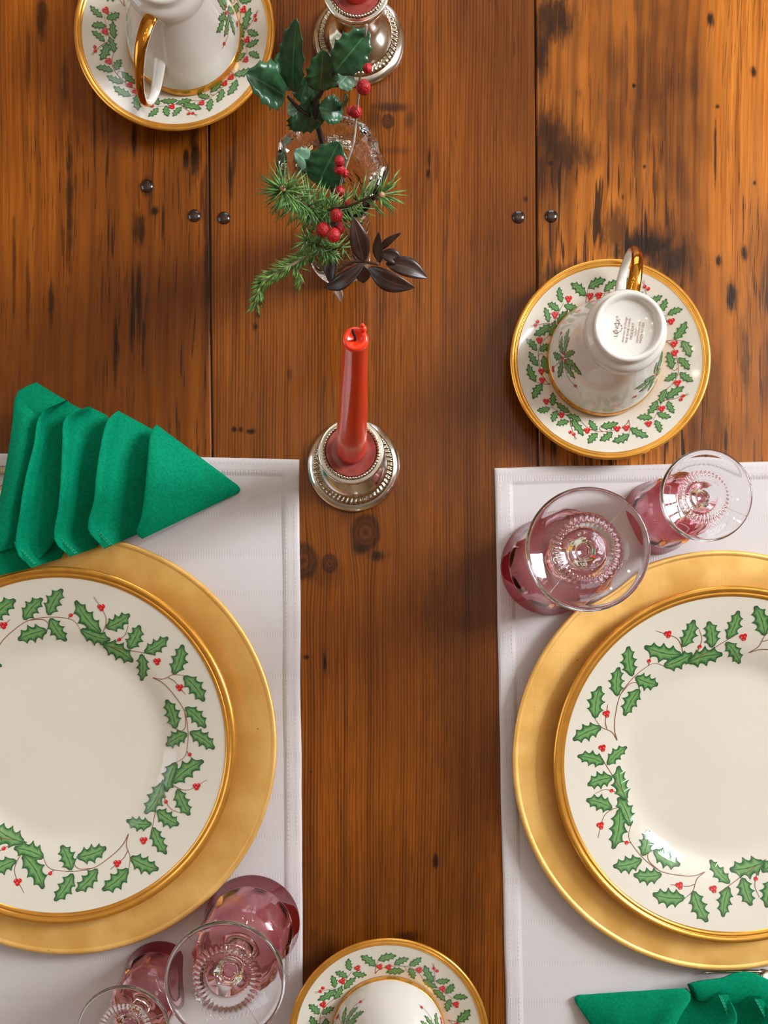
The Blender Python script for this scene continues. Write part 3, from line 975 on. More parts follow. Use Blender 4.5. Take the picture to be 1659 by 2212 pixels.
# ------------------------------------------------------------------ goblets
def goblet(name, label, loc, R, H, Rf, rz, group=None):
    """stemmed glass standing on its rim"""
    root = thing(name, label, 'glass', loc, rz, group)
    NP = 10
    def thumb(r, z, a):
        s = z / H
        if .17 < s < .46:
            k = math.sin(PI * (s - .17) / .29) ** 1.0
            lob = abs(math.cos(a * NP / 2)) ** 0.8
            return (r * (1 - .085 * k * lob), z)
        return (r, z)
    h = lambda s: s * H
    r = lambda s: s * R
    # ruby band at the rim: outside and inside
    band_o = prof([(r(.985), h(.002)), (r(1.0), h(.010)), (r(.955), h(.07)), (r(.905), h(.165))], 3)
    band_i = prof([(r(.850), h(.165)), (r(.900), h(.07)), (r(.945), h(.010)), (r(.96), h(0)), (r(.985), h(.002))], 3)
    v, f = lathe(band_i + band_o[1:], 100)
    mesh_obj('ruby_rim', v, f, M['glass_ruby'], root)
    body_o = prof([(r(.905), h(.165)), (r(.915), h(.22)), (r(.91), h(.31)), (r(.85), h(.40)), (r(.72), h(.475)), (r(.45), h(.515)), (r(.27), h(.54)), (r(.20), h(.57))], 5)
    v, f = lathe(body_o, 100, thumb)
    b = mesh_obj('bowl', v, f, M['glass_pink'], root)
    body_i = prof([(0, h(.475)), (r(.30), h(.468)), (r(.60), h(.435)), (r(.74), h(.37)), (r(.81), h(.28)), (r(.84), h(.21)), (r(.850), h(.165))], 5)
    v, f = lathe(body_i, 100)
    mesh_obj('bowl_lining', v, f, M['glass_pink'], root)
    def facet(rr, z, a):
        return (rr * (1 + .03 * math.cos(6 * a)), z)
    stem = prof([(r(.20), h(.57)), (r(.17), h(.64)), (r(.165), h(.74)), (r(.20), h(.82)), (r(.27), h(.862))], 5)
    v, f = lathe(stem, 60, facet)
    # stem starts round where it meets the bowl
    mesh_obj('stem', v, f, M['glass'], root)
    def scal(rr, z, a):
        q = rr / Rf
        if .40 < q < .50 and z > .94 * H:
            return (rr * (1 + .012 * math.cos(36 * a)), z + .0004 * math.cos(36 * a))
        if abs(rr - r(.27)) < 1e-6:
            return facet(rr, z, a)
        return (rr, z)
    foot = [(r(.27), h(.862)), (Rf * .40, h(.885)), (Rf * .45, h(.888)), (Rf * .50, h(.893)), (Rf * .70, h(.925)), (Rf * .90, h(.955)), (Rf * .97, h(.962)), (Rf * .995, h(.972)), (Rf, h(.981)), (Rf * .99, h(.992)), (Rf * .965, h(1.0)), (Rf * .93, h(.997)),
            (Rf * .80, h(.982)), (Rf * .62, h(.966)), (Rf * .505, h(.958)), (Rf * .47, h(.9625)), (Rf * .43, h(.9600)), (Rf * .395, h(.951)), (Rf * .30, h(.947)), (Rf * .20, h(.945)), (Rf * .155, h(.935)), (Rf * .12, h(.925)), (0, h(.921))]
    v, f = lathe(foot, 144, scal)
    ft = mesh_obj('foot', v, f, M['glass'], root)
    # mould seams across the foot
    for a in (0.35, 0.35 + PI):
        pts = [Vector((q * Rf * math.cos(a), q * Rf * math.sin(a), h(zz) + .0001)) for q, zz in ((.50, .958), (.62, .966), (.80, .982), (.93, .997), (.965, 1.0))]
        tv, tf = tube(pts, .00022, 5)
        mesh_obj('mould_seam', tv, tf, M['glass'], ft)
    return root
Hs = .139
p = W(1185, 1224); goblet('goblet', 'large cranberry goblet upside down, its foot over the gold charger edge', (p.x, p.y, .0021), .0386, .139, .0402, 0.5)
p = W(545, 1992); goblet('goblet', 'large cranberry goblet upside down, its foot over the smaller wine glass', (p.x, p.y, .0021), .0382, .124, .0398, 1.9)
p = W(1419, 1118); goblet('wine_glass', 'small cranberry wine glass upside down beside the saucer whose cup shows the maker\'s mark', (p.x, p.y, .0021), .0292, .110, .0312, 2.3)
p = W(347, 2110); goblet('wine_glass', 'small cranberry wine glass upside down half hidden under the larger goblet\'s foot', (p.x, p.y, .0021), .0292, .101, .0322, 0.1)

# ------------------------------------------------------------------ candlesticks and candles
def candlestick(label, loc, rz):
    root = thing('candlestick', label, 'candlestick', loc, rz, None)
    outer = prof([(.0360, 0), (.0366, .0012), (.0360, .0026), (.0340, .0044), (.0312, .0056), (.0300, .0062), (.0272, .0084), (.0262, .0105), (.0235, .0138), (.0200, .0170), (.0165, .0202), (.0140, .0242), (.0126, .0300), (.0124, .0360), (.0135, .0415), (.0178, .0460), (.0222, .0500), (.0238, .0535), (.0243, .0556), (.0236, .0570), (.0222, .0572), (.0205, .0574)], 4)
    inner = [(.0185, .0572), (.0182, .0560), (.0, .0545)]
    v, f = lathe([(0, 0.0), (.034, 0.0)] + outer + inner, 120)
    mesh_obj('body', v, f, M['silver'], root)
    def rope(n, amp, tw):
        def g(r, z, a):
            ph = a * n + tw * (z * 3000 + r * 2500)
            k = abs(math.sin(ph / 2))
            return (r, z + amp * (k - .5))
        return g
    v, f = lathe(prof([(.0318, .0052), (.0312, .0070), (.0298, .0080), (.0284, .0083), (.0270, .0088)], 3), 312, rope(52, .0014, .3))
    mesh_obj('gadroon_border', v, f, M['silver_old'], root)
    v, f = lathe(prof([(.0212, .0574), (.0208, .0586), (.0201, .0590), (.0193, .0588), (.0184, .0574)], 3), 336, rope(56, .0010, .25))
    mesh_obj('beaded_rim', v, f, M['silver_old'], root)
    v, f = lathe(prof([(.0184, .0560), (.0184, .0576), (.0176, .0578), (.015, .0572), (.0125, .0570), (0, .0572)], 4), 64)
    mesh_obj('wax_collar', v, f, M['wax_pool'], root)
    return root
def candle(label, loc, H, rz):
    root = thing('taper_candle', label, 'candle', loc, rz, None)
    r0, r1 = .0108, .0058
    pts = [(0, .0), (r0, .0), (r0 * 1.0, .010), (r0 * 1.01, .018), (r0 * .985, .030)]
    for i in range(1, 9):
        s = i / 8
        pts.append((r0 * .985 + (r1 - r0 * .985) * s ** 1.05, .030 + (H - .034) * s))
    pts += [(r1 * 1.02, H - .0022), (r1 * .95, H - .0006), (r1 * .75, H), (r1 * .5, H - .0010), (r1 * .25, H - .0022), (0, H - .0024)]
    def lump(r, z, a):
        if z > H * .9:
            r *= 1 + .03 * math.sin(a * 2 + 1)
        return (r + .0001 * math.sin(a * 3 + z * 60), z)
    v, f = lathe(pts, 48, lump)
    mesh_obj('wax_stick', v, f, M['wax'], root)
    bl = MB()
    v, f = lathe(prof([(0, -.0022), (.0014, -.0016), (.0017, 0), (.0012, .0014), (0, .0020)], 4), 14)
    c = Vector((r1 * .62, r1 * .72, H + .0006))
    bl.add([Vector(q) + c for q in v], f)
    c2_ = c + Vector((-.0004, .0008, .0022))
    bl.add([Vector(q) * .6 + c2_ for q in v], f)
    bl.obj('wax_drip', M['wax'], root)
    tv, tf = tube(smooth_poly([(0, 0, H - .004), (-.0002, .0001, H + .0015), (-.0011, .0010, H + .0050), (-.0013, .0013, H + .0070)], 4), .00062, 8)
    mesh_obj('wick', tv, tf, M['wick'], root)
    return root
p = W(764, 1007)
candlestick('low silver candlestick on bare wood between the two placemats', (p.x, p.y, 0.0003), 0)
ck = candle('red taper candle with black wick between the placemats, whole length in view', (p.x + .0002, p.y + .0010, .0576), .246, 0)
ck.rotation_euler = (0, math.radians(2.5), 0)   # stands slightly crooked in its socket
p = W(774.5, 90)
candlestick('low silver candlestick behind the holly sprig', (p.x, p.y, 0.0003), .6)
candle('red taper candle standing behind the holly sprig and glass vase', (p.x, p.y, .0574), .250, 2.2)

# ------------------------------------------------------------------ vase and greenery
VB = W(735, 553)
vase = thing('bud_vase', 'small clear rippled glass vase with flared lip', 'vase', (VB.x, VB.y, .0003))
def ripple(r, z, a):
    if z > .119:
        k = min(1, (z - .119) / .008)
        r *= 1 + .010 * k * math.cos(15 * a + r * 500)
    return (r * (1 + .022 * math.sin(7 * a + z * 60) + .012 * math.sin(12 * a - z * 90)) if z > .006 else r, z)
vo = prof([(0, 0), (.0215, 0), (.0232, .002), (.0236, .007), (.0238, .030), (.0248, .060), (.0254, .085), (.0256, .104), (.0274, .114), (.0322, .1205), (.0356, .1265), (.0362, .1320)], 5)
vi = prof([(.0348, .1362), (.0315, .1376), (.0275, .1350), (.0246, .1290), (.0230, .1200), (.0222, .108), (.0220, .085), (.0216, .060), (.0208, .030), (.0200, .012), (.017, .0095), (0, .0090)], 5)
v, f = lathe(vo + vi, 90, ripple)
mesh_obj('body', v, f, M['glass_vase'], vase)

CAMP = Vector((0, 0, CAM_H))
def C2(x, y, z):       # crop units of the upper view
    return W(520 + x * .2652, y * .2652, z)
def C3(x, y, z):       # crop units of the lower view
    return W(520 + x * .2652, 230 + y * .2652, z)

def leaf3d(name, parent, mat, base, tip, width, rootloc, spiny=True, fold=.25, curl=.06, roll=0.0, side=0.0, belly=0.0):
    """one solid leaf with a folded midrib; rolls round its length, curls along it"""
    d = tip - base
    L = d.length
    t_ = d.normalized()
    view = (CAMP - (base + tip) / 2).normalized()
    up = (view - t_ * view.dot(t_)).normalized()
    up = Matrix.Rotation(roll, 3, t_) @ up
    sd = t_.cross(up)
    vs, uv, fs = [], [], []
    rows = leaf_outline(L, width / 2 * 1.36, 5, 5, .17) if spiny else [(i / 20, width / 2 * math.sin(PI * (i / 20) ** .9) ** .85 if 0 < i < 20 else 0, 0) for i in range(21)]
    K = [-1, -.55, 0, .55, 1]
    th = .00035
    for lay in (0, 1):
        for (t, w, fwd) in rows:
            c = base + d * t + up * (curl * L * math.sin(PI * t) + belly * L * t * t) + sd * (side * L * math.sin(PI * t))
            for k in K:
                e = abs(k)
                wave = .05 * math.sin(t * 26 + (1 if k > 0 else 2)) * e * e if spiny else 0
                p = c + sd * (w * k) + up * (w * e * fold * (1.2 - .4 * e) + w * wave) + t_ * (fwd * e * e)
                p = p - up * (th * lay)
                vs.append(p - rootloc)
                uv.append((.5 + .5 * k, t))
    R_, n = len(rows), 5
    o2 = R_ * n
    for i in range(R_ - 1):
        for k in range(n - 1):
            a = i * n + k
            fs.append((a, a + 1, a + n + 1, a + n))
            fs.append((o2 + a, o2 + a + n, o2 + a + n + 1, o2 + a + 1))
        for k in (0, n - 1):
            a = i * n + k
            q = (a, a + n, o2 + a + n, o2 + a)
            fs.append(q if k == 0 else q[::-1])
    return mesh_obj(name, vs, fs, mat, parent, True, (0, 0, 0), mats=[mat], uv=uv)

# holly sprig
hs = thing('holly_sprig', 'sprig of dark glossy green holly leaves standing in the glass vase', 'plant', (VB.x, VB.y, .010))
HL = Vector(hs.location)
j0 = Vector((VB.x + .004, VB.y - .004, .012))
stems = [
    [j0, W(718, 420, .08), W(700, 330, .135), C2(620, 1000, .165), C2(470, 880, .190), C2(390, 790, .205)],
    [W(700, 330, .135), C2(600, 880, .185), C2(650, 760, .205), C2(770, 580, .225)],
    [C2(690, 700, .208), C2(760, 690, .21), C2(800, 695, .21)]]
for s in stems:
    P = smooth_poly(s, 6)
    tv, tf = tube([q - HL for q in P], [.0017 - .0007 * i / len(P) for i in range(len(P))], 8)
    mesh_obj('stem', tv, tf, M['twig_dark'], hs)
for (b, t, w, pale, roll, curl) in [
    (C2(362, 785, .205), C2(45, 600, .225), .0190, 0, .35, .05), (C2(405, 740, .200), C2(315, 425, .205), .0120, 0, -.3, .04),
    (C2(425, 745, .208), C2(455, 155, .255), .0125, 0, -.45, .03), (C2(640, 740, .212), C2(670, 405, .232), .0150, 0, .2, .06),
    (C2(765, 582, .226), C2(1042, 245, .238), .0155, 0, .1, .06), (C2(785, 700, .205), C2(905, 565, .205), .0110, 1, .5, .03),
    (C2(490, 840, .185), C2(545, 640, .195), .0110, 0, -.4, .05), (C2(600, 850, .186), C2(560, 600, .205), .0100, 0, .5, .05), (C2(480, 850, .180), C2(665, 1010, .172), .0170, 0, .35, .08),
    (C2(490, 870, .174), C2(455, 1070, .160), .0135, 0, -.4, .05), (C2(635, 872, .185), C2(832, 945, .178), .0130, 0, -.3, .10), (C2(815, 900, .175), C2(855, 762, .20), .0045, 0, 1.0, .02),
    (C2(465, 885, .188), C2(378, 905, .186), .0070, 1, .3, .12), (C3(620, 640, .128), C3(800, 290, .150), .0225, 0, .15, .04),
    (C3(560, 480, .118), C3(430, 360, .132), .0110, 1, .3, .05), (C3(500, 560, .10), C3(470, 380, .125), .0100, 1, -.3, .05)]:
    leaf3d('leaf', hs, M['holly_pale'] if pale else M['holly'], b, t, w, HL, True, .42, curl, roll)

# twig of red berries
bt = thing('berry_twig', 'pale thin twig with crinkled red berries standing in the glass vase', 'plant', (VB.x, VB.y, .012))
BL = Vector(bt.location)
tw = smooth_poly([Vector((VB.x - .003, VB.y - .006, .014)), W(720, 480, .07), C3(810, 650, .138), C3(860, 480, .152), C3(920, 285, .160), C2(940, 960, .168), C2(975, 600, .205), C2(1025, 205, .245)], 6)
tv, tf = tube([q - BL for q in tw], .00075, 7)
mesh_obj('stem', tv, tf, M['twig_pale'], bt)
def berry_mesh(seed):
    bm = bmesh.new()
    bmesh.ops.create_icosphere(bm, subdivisions=3, radius=1.0)
    for v in bm.verts:
        n = mnoise.noise(v.co * 3.1 + Vector((seed, 0, 0)))
        n2 = mnoise.noise(v.co * 6.5 + Vector((0, seed, 0)))
        v.co *= 1 + .09 * n + .07 * n2
    vs = [v.co.copy() for v in bm.verts]
    fs = [tuple(q.index for q in f.verts) for f in bm.faces]
    bm.free()
    return vs, fs
bms = [berry_mesh(i * 3.7) for i in range(4)]
for i, (p, r) in enumerate([(C2(1030, 555, .208), .0029), (C2(1002, 712, .196), .0042), (C2(938, 910, .172), .0037), (C2(895, 905, .166), .0026), (C3(805, 445, .160), .0032), (C3(805, 512, .156), .0034), (C3(850, 545, .150), .0024), (C3(806, 690, .140), .0030), (C3(850, 772, .120), .0026)]):
    v, f = bms[i % 4]
    mesh_obj('berry', [q * r + p - BL for q in v], f, M['berry'], bt)
bc = thing('berry_cluster', 'tight cluster of four crinkled red berries among the fir needles', 'plant', (VB.x, VB.y, .014))
BL = Vector(bc.location)
P = smooth_poly([Vector((VB.x + .002, VB.y - .009, .016)), W(722, 520, .08), C3(730, 960, .130), C3(755, 945, .147)], 5)
tv, tf = tube([q - BL for q in P], .0008, 7)
mesh_obj('stem', tv, tf, M['twig'], bc)
for i, (x, y, z, r) in enumerate([(780, 888, .158, .0040), (672, 1005, .152, .0046), (802, 985, .148, .0038), (757, 1048, .160, .0044)]):
    v, f = bms[(i + 1) % 4]
    p = C3(x, y, z)
    mesh_obj('berry', [q * r + p - BL for q in v], f, M['berry'], bc)
v, f = bms[0]
mesh_obj('calyx', [q * .0024 + C3(765, 948, .152) - BL for q in v], f, M['twig'], bc)

# fir sprigs
def fir(label, paths, nlen, dens, mat, twigmat, fwd=.45, seed=1, bud=None, wd=.00068, star=0, base=None):
    rnd = random.Random(seed)
    root = thing('fir_sprig', label, 'plant', (VB.x, VB.y, .016))
    L0 = Vector(root.location)
    nm = MB()
    for pi, path in enumerate(paths):
        P = smooth_poly(path, 8)
        r = (.0017 if twigmat is M['twig_pale'] else .0011) if pi == 0 else .0008
        tv, tf = tube([q - L0 for q in P], [r * (1 - .4 * i / len(P)) for i in range(len(P))], 8)
        mesh_obj('stem', tv, tf, twigmat, root)
        acc = [0]
        for a, b in zip(P[:-1], P[1:]):
            acc.append(acc[-1] + (b - a).length)
        N = int(acc[-1] * dens)
        s0 = base if (pi == 0 and base is not None) else 0.0
        ns = star if pi == 0 else 0
        for i in range(N + ns):
            s = acc[-1] * (s0 + (1 - s0) * (i + rnd.random()) / N) if i < N else acc[-1] * rnd.uniform(.97, .999)
            k = max(j for j in range(len(acc)) if acc[j] <= s)
            k = min(k, len(P) - 2)
            t = (P[k + 1] - P[k]).normalized()
            p = P[k].lerp(P[k + 1], (s - acc[k]) / max(1e-6, acc[k + 1] - acc[k]))
            ax = t.orthogonal().normalized()
            rad = Matrix.Rotation(rnd.uniform(0, 2 * PI), 3, t) @ ax
            end = s / acc[-1]
            dirv = (rad + t * (fwd + .5 * end ** 3 + rnd.uniform(-.2, .3))).normalized() if i < N else (rad * rnd.uniform(.3, 1) + t * rnd.uniform(.0, 1)).normalized()
            ln = nlen * rnd.uniform(.75, 1.1) * (1 - .15 * end)
            sag = Vector((0, 0, -.06 * ln))
            side = dirv.cross(Vector((rnd.random() - .5, rnd.random() - .5, 1))).normalized()
            nn = side.cross(dirv)
            w = wd * rnd.uniform(.85, 1.15)
            m1 = p + dirv * ln * .5 + sag * .3
            e = p + dirv * ln + sag
            vs = [p + side * w * .5, p - side * w * .5, p + nn * w * .5, m1 + side * w, m1 - side * w, m1 + nn * w * .7, e]
            nm.add([q - L0 for q in vs], [(0, 3, 4, 1), (1, 4, 5, 2), (2, 5, 3, 0), (3, 6, 4), (4, 6, 5), (5, 6, 3)])
    nm.obj('needles', mat, root, True, kind='stuff')
    if bud is not None:
        v, f = bms[2]
        mesh_obj('bud', [q * .0019 + bud - L0 for q in v], f, M['bud'], root)
    return root
M['bud'] = simple('tan_bud', srgb(190, 140, 104), 0.6, var=0.2, scale=500)
inb = lambda dx, dy, z=.02: Vector((VB.x + dx, VB.y + dy, z))
fir('starburst fir sprig with a tan bud over the vase edge', [[inb(-.006, .002), W(700, 470, .10), C3(620, 850, .135), C3(430, 745, .170), C3(345, 678, .188)]],
    .0235, 620, M['needle'], M['twig'], fwd=.22, seed=3, bud=C3(342, 668, .190), base=.62, star=46)
fir('fir sprig with bare brown stem reaching away from the starburst sprig', [[inb(.006, .004), W(705, 470, .10), C3(700, 850, .138), C3(880, 812, .155), C3(1030, 748, .165), C3(1170, 712, .170)]],
    .0215, 480, M['needle'], M['twig'], fwd=.45, seed=5, bud=C3(1150, 722, .171), base=.52, star=16)
fir('short bushy fir sprig below the red berry cluster', [[inb(-.004, -.008), W(700, 540, .08), C3(700, 1180, .125), C3(600, 1110, .145), C3(520, 1100, .152)], [C3(690, 1170, .122), C3(780, 1160, .138), C3(850, 1130, .146)], [C3(660, 960, .115), C3(560, 900, .130), C3(470, 840, .135)], [C3(800, 930, .110), C3(880, 900, .120)]],
    .0150, 900, M['needle'], M['twig'], fwd=.35, seed=8, base=.70)
fir('pale stemmed fir sprig drooping from the vase over bare wood', [[inb(-.003, -.010), W(705, 560, .08), C3(700, 1190, .120), C3(580, 1205, .132), C3(400, 1295, .136), C3(290, 1355, .134), C3(170, 1450, .128), C3(120, 1620, .118)], [C3(430, 1280, .134), C3(470, 1350, .130), C3(500, 1440, .122)]],
    .0110, 1150, M['needle_light'], M['twig_pale'], fwd=.75, seed=11, base=.66, wd=.00072)

# burgundy sprig
bs = thing('burgundy_sprig', 'sprig of dark burgundy smooth leaves hanging over the vase edge', 'plant', (VB.x, VB.y, .018))
SL = Vector(bs.location)
for s in [[inb(.008, -.004), W(760, 520, .09), C3(930, 1235, .135), C3(1010, 1265, .145), C3(1120, 1285, .150)], [C3(1010, 1265, .145), C3(900, 1270, .144), C3(800, 1330, .138)]]:
    P = smooth_poly(s, 6)
    tv, tf = tube([q - SL for q in P], .0009, 7)
    mesh_obj('stem', tv, tf, M['twig'], bs)
for (b, t, w, mt, roll, curl, side) in [
    (C3(1005, 1265, .146), C3(912, 893, .168), .0105, 'burgundy', .2, .06, -.02), (C3(1130, 1275, .152), C3(1125, 1020, .172), .0068, 'burgundy', -.6, .05, .03),
    (C3(1128, 1180, .160), C3(1308, 1028, .168), .0042, 'burgundy', .5, .05, -.12), (C3(1130, 1195, .146), C3(1325, 1290, .142), .0080, 'burgundy', -.2, .12, -.06),
    (C3(1040, 1310, .150), C3(1420, 1478, .150), .0105, 'burgundy', .15, .10, .06), (C3(1180, 1280, .145), C3(1522, 1400, .140), .0105, 'burgundy', -.25, .08, -.05),
    (C3(1010, 1275, .146), C3(680, 1478, .130), .0085, 'burgundy', .3, .14, -.14), (C3(985, 1290, .140), C3(1000, 1440, .130), .0085, 'burgundy', -.2, .05, 0),
    (C3(770, 1180, .110), C3(740, 1460, .105), .0085, 'burgundy', .4, .05, .05), (C3(735, 1440, .112), C3(815, 1592, .100), .0052, 'pale_leaf', .2, .05, -.12)]:
    leaf3d('leaf', bs, M[mt], b, t, w * 1.15, SL, False, .38, curl * 1.3, roll, side)

# ------------------------------------------------------------------ napkins (folded like fir trees)
def NPX(x, y, z):
    return W(x * .3978, 800 + y * .3978, z)
TIP = NPX(1300, 645, .004)
TIPO = Vector((TIP.x, TIP.y, 0))
def cloth_panel(name, left, right, zl, zr, parent, mat, crest=.0, nu=22, nv=22, thick=.0022, bulge=.0, power=1.25, to_local=None):
    """left/right: edge polylines (crop units); cloth is high at the left fold and falls to the right"""
    Ls = smooth_poly([Vector((a, b, 0)) for a, b in left], 10)
    Rs = smooth_poly([Vector((a, b, 0)) for a, b in right], 10)
    def samp(P, t):
        acc = [0]
        for a, b in zip(P[:-1], P[1:]):
            acc.append(acc[-1] + (b - a).length)
        s = t * acc[-1]
        for i in range(len(P) - 1):
            if acc[i + 1] >= s - 1e-9:
                return P[i].lerp(P[i + 1], (s - acc[i]) / max(1e-9, acc[i + 1] - acc[i]))
        return P[-1].copy()
    top, bot = [], []
    for j in range(nv + 1):
        v = j / nv
        A, B = samp(Ls, v), samp(Rs, v)
        for i in range(nu + 1):
            u = (i / nu) ** 1.3
            c = A.lerp(B, u)
            end = math.sin(PI * v) ** .5 if 0 < v < 1 else 0
            z = zr + (zl - zr) * (1 - u) ** power * (.55 + .45 * end) + bulge * math.sin(PI * u) * end
            z += crest * math.exp(-((u - .10) / .10) ** 2) * end
            z += .0007 * mnoise.noise((c.x * .012, c.y * .012, zl * 300)) 
            eu = min(u / .035, 1.0)
            ev = min(min(v, 1 - v) / .05, 1.0)
            e = math.sqrt(max(0, 1 - (1 - eu) ** 2)) * math.sqrt(max(0, 1 - (1 - ev) ** 2))
            zc = z - thick / 2
            if to_local is None:
                pt = NPX(c.x, c.y, z) - TIPO
            else:
                pt = to_local(c.x, c.y, z)
            top.append(Vector((pt.x, pt.y, zc + thick / 2 * e)))
            bot.append(Vector((pt.x, pt.y, zc - thick / 2 * e)))
    n1 = nu + 1
    o2 = len(top)
    fs = []
    for j in range(nv):
        for i in range(nu):
            a = j * n1 + i
            fs.append((a, a + n1, a + n1 + 1, a + 1))
            fs.append((o2 + a, o2 + a + 1, o2 + a + n1 + 1, o2 + a + n1))
    ring = list(range(n1)) + [j * n1 + nu for j in range(1, nv + 1)] + [nv * n1 + i for i in range(nu - 1, -1, -1)] + [j * n1 for j in range(nv - 1, 0, -1)]
    for k in range(len(ring)):
        a, b = ring[k], ring[(k + 1) % len(ring)]
        fs.append((a, b, o2 + b, o2 + a))
    return mesh_obj(name, top + bot, fs, mat, parent)

napkin = thing('folded_napkin', 'green napkin folded like a fir tree across the charger rim, its tip on the placemat', 'napkin', TIPO)
NM = M['napkin']
FL = {
    5: [(848, 292), (815, 345), (800, 480), (788, 620), (768, 780), (738, 880), (772, 914)],
    4: [(640, 217), (580, 270), (545, 400), (520, 560), (508, 700), (475, 860), (565, 968)],
    3: [(480, 193), (350, 255), (335, 400), (325, 600), (312, 750), (292, 920), (380, 1012)],
    2: [(365, 158), (215, 238), (180, 400), (130, 600), (105, 760), (82, 970), (165, 1072)],
    1: [(195, 63), (85, 125), (62, 300), (35, 500), (0, 720), (-60, 960), (-40, 1130)],
}
# lower sheets first
cloth_panel('base_sheet', [(395, 185), (370, 300), (350, 450), (330, 600), (320, 740), (335, 860)], [(1282, 624), (1290, 634), (1294, 648), (1280, 664)], .0225, .0045, napkin, NM, power=1.0)
cloth_panel('back_sheet', [(195, 63), (85, 125), (60, 320), (20, 560), (-30, 800), (-120, 1000), (-200, 1160)], [(420, 200), (420, 330), (400, 480), (380, 620), (340, 800), (300, 920), (170, 1072)], .036, .030, napkin, NM, bulge=.004)
cloth_panel('side_sheet', [(85, 128), (62, 300), (35, 500), (0, 700), (-60, 900), (-90, 1010)], [(205, 250), (190, 400), (165, 560), (140, 700), (115, 830), (90, 955)], .041, .039, napkin, NM, bulge=.006)
def hem_strip(parent, B, inner, zl):
    """stitched hem at the lower corner of a fold"""
    a, b = NPX(*B[0], zl), NPX(*B[1], zl)
    c, d = NPX(*inner[1], zl), NPX(*inner[0], zl)
    up = Vector((0, 0, .0016))
    m = MB()
    q = [a - TIPO, b - TIPO, c - TIPO, d - TIPO]
    top = [x + up for x in q]
    m.add(q + top, [(4, 5, 6, 7), (0, 1, 5, 4), (1, 2, 6, 5), (2, 3, 7, 6), (3, 0, 4, 7)])
    h = m.obj('hem', NM, parent, False)
    st = MB()
    N = 9
    for off in (.78, .97):
        for k in range(N):
            s0, s1 = (k + .15) / N, (k + .85) / N
            p0 = (q[0].lerp(q[3], off)).lerp(q[1].lerp(q[2], off), s0) + up
            p1 = (q[0].lerp(q[3], off)).lerp(q[1].lerp(q[2], off), s1) + up
            tv, tf = tube([p0, p1], .00022, 5)
            st.add(tv, tf)
    st.obj('stitching', M['napkin_thread'], h, True, kind='stuff')
spec = {2: ([(365, 158), (420, 330), (440, 480), (420, 700), (380, 880), (330, 1020)], .052, .022),
        3: ([(575, 240), (620, 330), (640, 480), (620, 700), (580, 860), (525, 960)], .050, .020),
        4: ([(820, 315), (880, 400), (900, 560), (880, 700), (850, 800), (735, 893)], .046, .0155)}
for k in (2, 3, 4):
    rt, zl, zr = spec[k]
    fo = cloth_panel('fold', FL[k], rt, zl, zr, napkin, NM, crest=.005, power=2.4)
fo = cloth_panel('fold', FL[5], [(1290, 622), (1300, 636), (1303, 650), (1288, 668)], .041, .006, napkin, NM, crest=.004, power=1.25, nu=30)
hem_strip(napkin, [(84, 962), (165, 1068)], [(82, 930), (200, 1052)], .0425)
hem_strip(napkin, [(296, 918), (380, 1010)], [(300, 880), (425, 995)], .0385)
hem_strip(napkin, [(478, 862), (563, 966)], [(490, 818), (612, 948)], .0345)
nk2 = copy_tree(napkin)
nk2['label'] = 'green napkin folded like a fir tree, lying beside the charger over fork tines'
t2 = W(1243, 2157, .004)
nk2.location = (t2.x, t2.y, 0)
nk2.rotation_euler = (0, 0, math.radians(161))
def to_nk2(px, py, z):
    q = W(px, py, z) - Vector((t2.x, t2.y, 0))
    return Matrix.Rotation(-math.radians(161), 3, 'Z') @ q
cloth_panel('back_sheet', [(1485, 2127), (1515, 2119), (1560, 2113), (1592, 2101), (1625, 2101), (1670, 2122), (1730, 2150)], [(1500, 2160), (1520, 2165), (1570, 2170), (1600, 2175), (1640, 2180), (1690, 2190), (1740, 2200)],
            .024, .021, nk2, NM, to_local=to_nk2, bulge=.003)

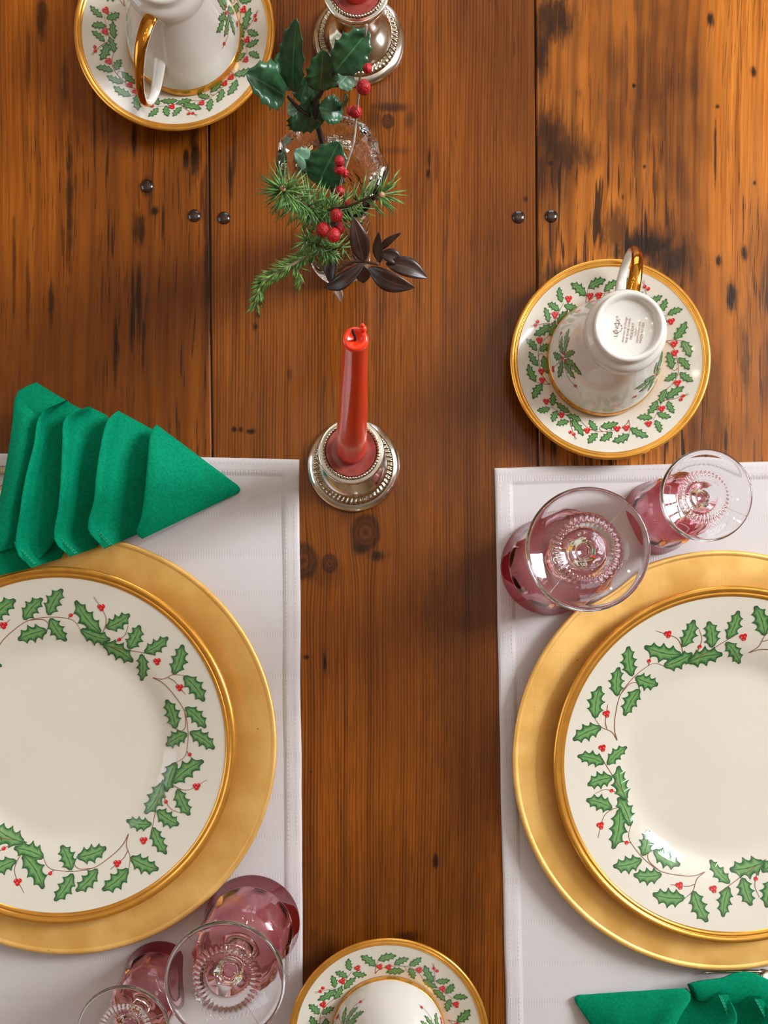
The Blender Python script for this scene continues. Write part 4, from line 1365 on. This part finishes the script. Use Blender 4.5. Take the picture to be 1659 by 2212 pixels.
# ------------------------------------------------------------------ forks
def fork(label, loc, rz, length=.19):
    root = thing('fork', label, 'fork', loc, rz, None)
    # handle towards local -x, tines towards +x
    n = 30
    vs, fs = [], []
    for i in range(n + 1):
        s = i / n
        x = -.105 + .125 * s
        w = .0105 * (1 - .62 * min(1, s / .62)) if s < .62 else .0040 - .0008 * math.sin(PI * (s - .62) / .38)
        if s < .06:
            w *= math.sin(PI / 2 * (.25 + .75 * s / .06))
        z = .0036 + .0045 * math.sin(PI * s) ** 2
        h = .0011
        vs += [(x, -w, z), (x, -w * .8, z + h), (x, -w * .45, z + h * .6), (x, 0, z + h * 1.2), (x, w * .45, z + h * .6), (x, w * .8, z + h), (x, w, z), (x, 0, z - h * .8)]
    for i in range(n):
        for k in range(8):
            a, b = i * 8 + k, i * 8 + (k + 1) % 8
            fs.append((a, a + 8, b + 8, b))
    fs.append(tuple(range(8))); fs.append(tuple(reversed(range(n * 8, n * 8 + 8))))
    mesh_obj('handle', vs, fs, M['silver_old'], root)
    vs, fs = [], []
    for i in range(9):
        s = i / 8
        x = .018 + .024 * s
        w = .0034 + .0085 * math.sin(PI / 2 * s) ** 1.3
        z = .0042 + .001 * (1 - s)
        vs += [(x, -w, z + .001), (x, 0, z + .0002), (x, w, z + .001), (x, w, z - .0003), (x, 0, z - .0011), (x, -w, z - .0003)]
    for i in range(8):
        for k in range(6):
            a, b = i * 6 + k, i * 6 + (k + 1) % 6
            fs.append((a, a + 6, b + 6, b))
    fs.append(tuple(range(6))); fs.append(tuple(reversed(range(48, 54))))
    mesh_obj('head', vs, fs, M['silver'], root)
    for k in range(4):
        y = -.0098 + .00653 * k
        P = smooth_poly([(.040, y, .0044), (.060, y * .98, .0034), (.078, y * .94, .0040), (.088, y * .92, .0058)], 4)
        tv, tf = tube(P, [.0017 - .0011 * i / (len(P) - 1) for i in range(len(P))], 8)
        mesh_obj('tine', tv, tf, M['silver'], root)
    return root
p = W(0, 1018); fork('ornate silver fork under the green napkin, the wider of two handles side by side', (p.x - .005, p.y, .0008), 0)
p = W(0, 1066); fork('ornate silver fork half hidden under the green napkin next to the charger', (p.x - .020, p.y, .0008), 0)
p = W(1513, 2108); fork('silver fork with shiny tines poking out between charger and napkin', (p.x + .088, p.y - .0045, .0008), PI)
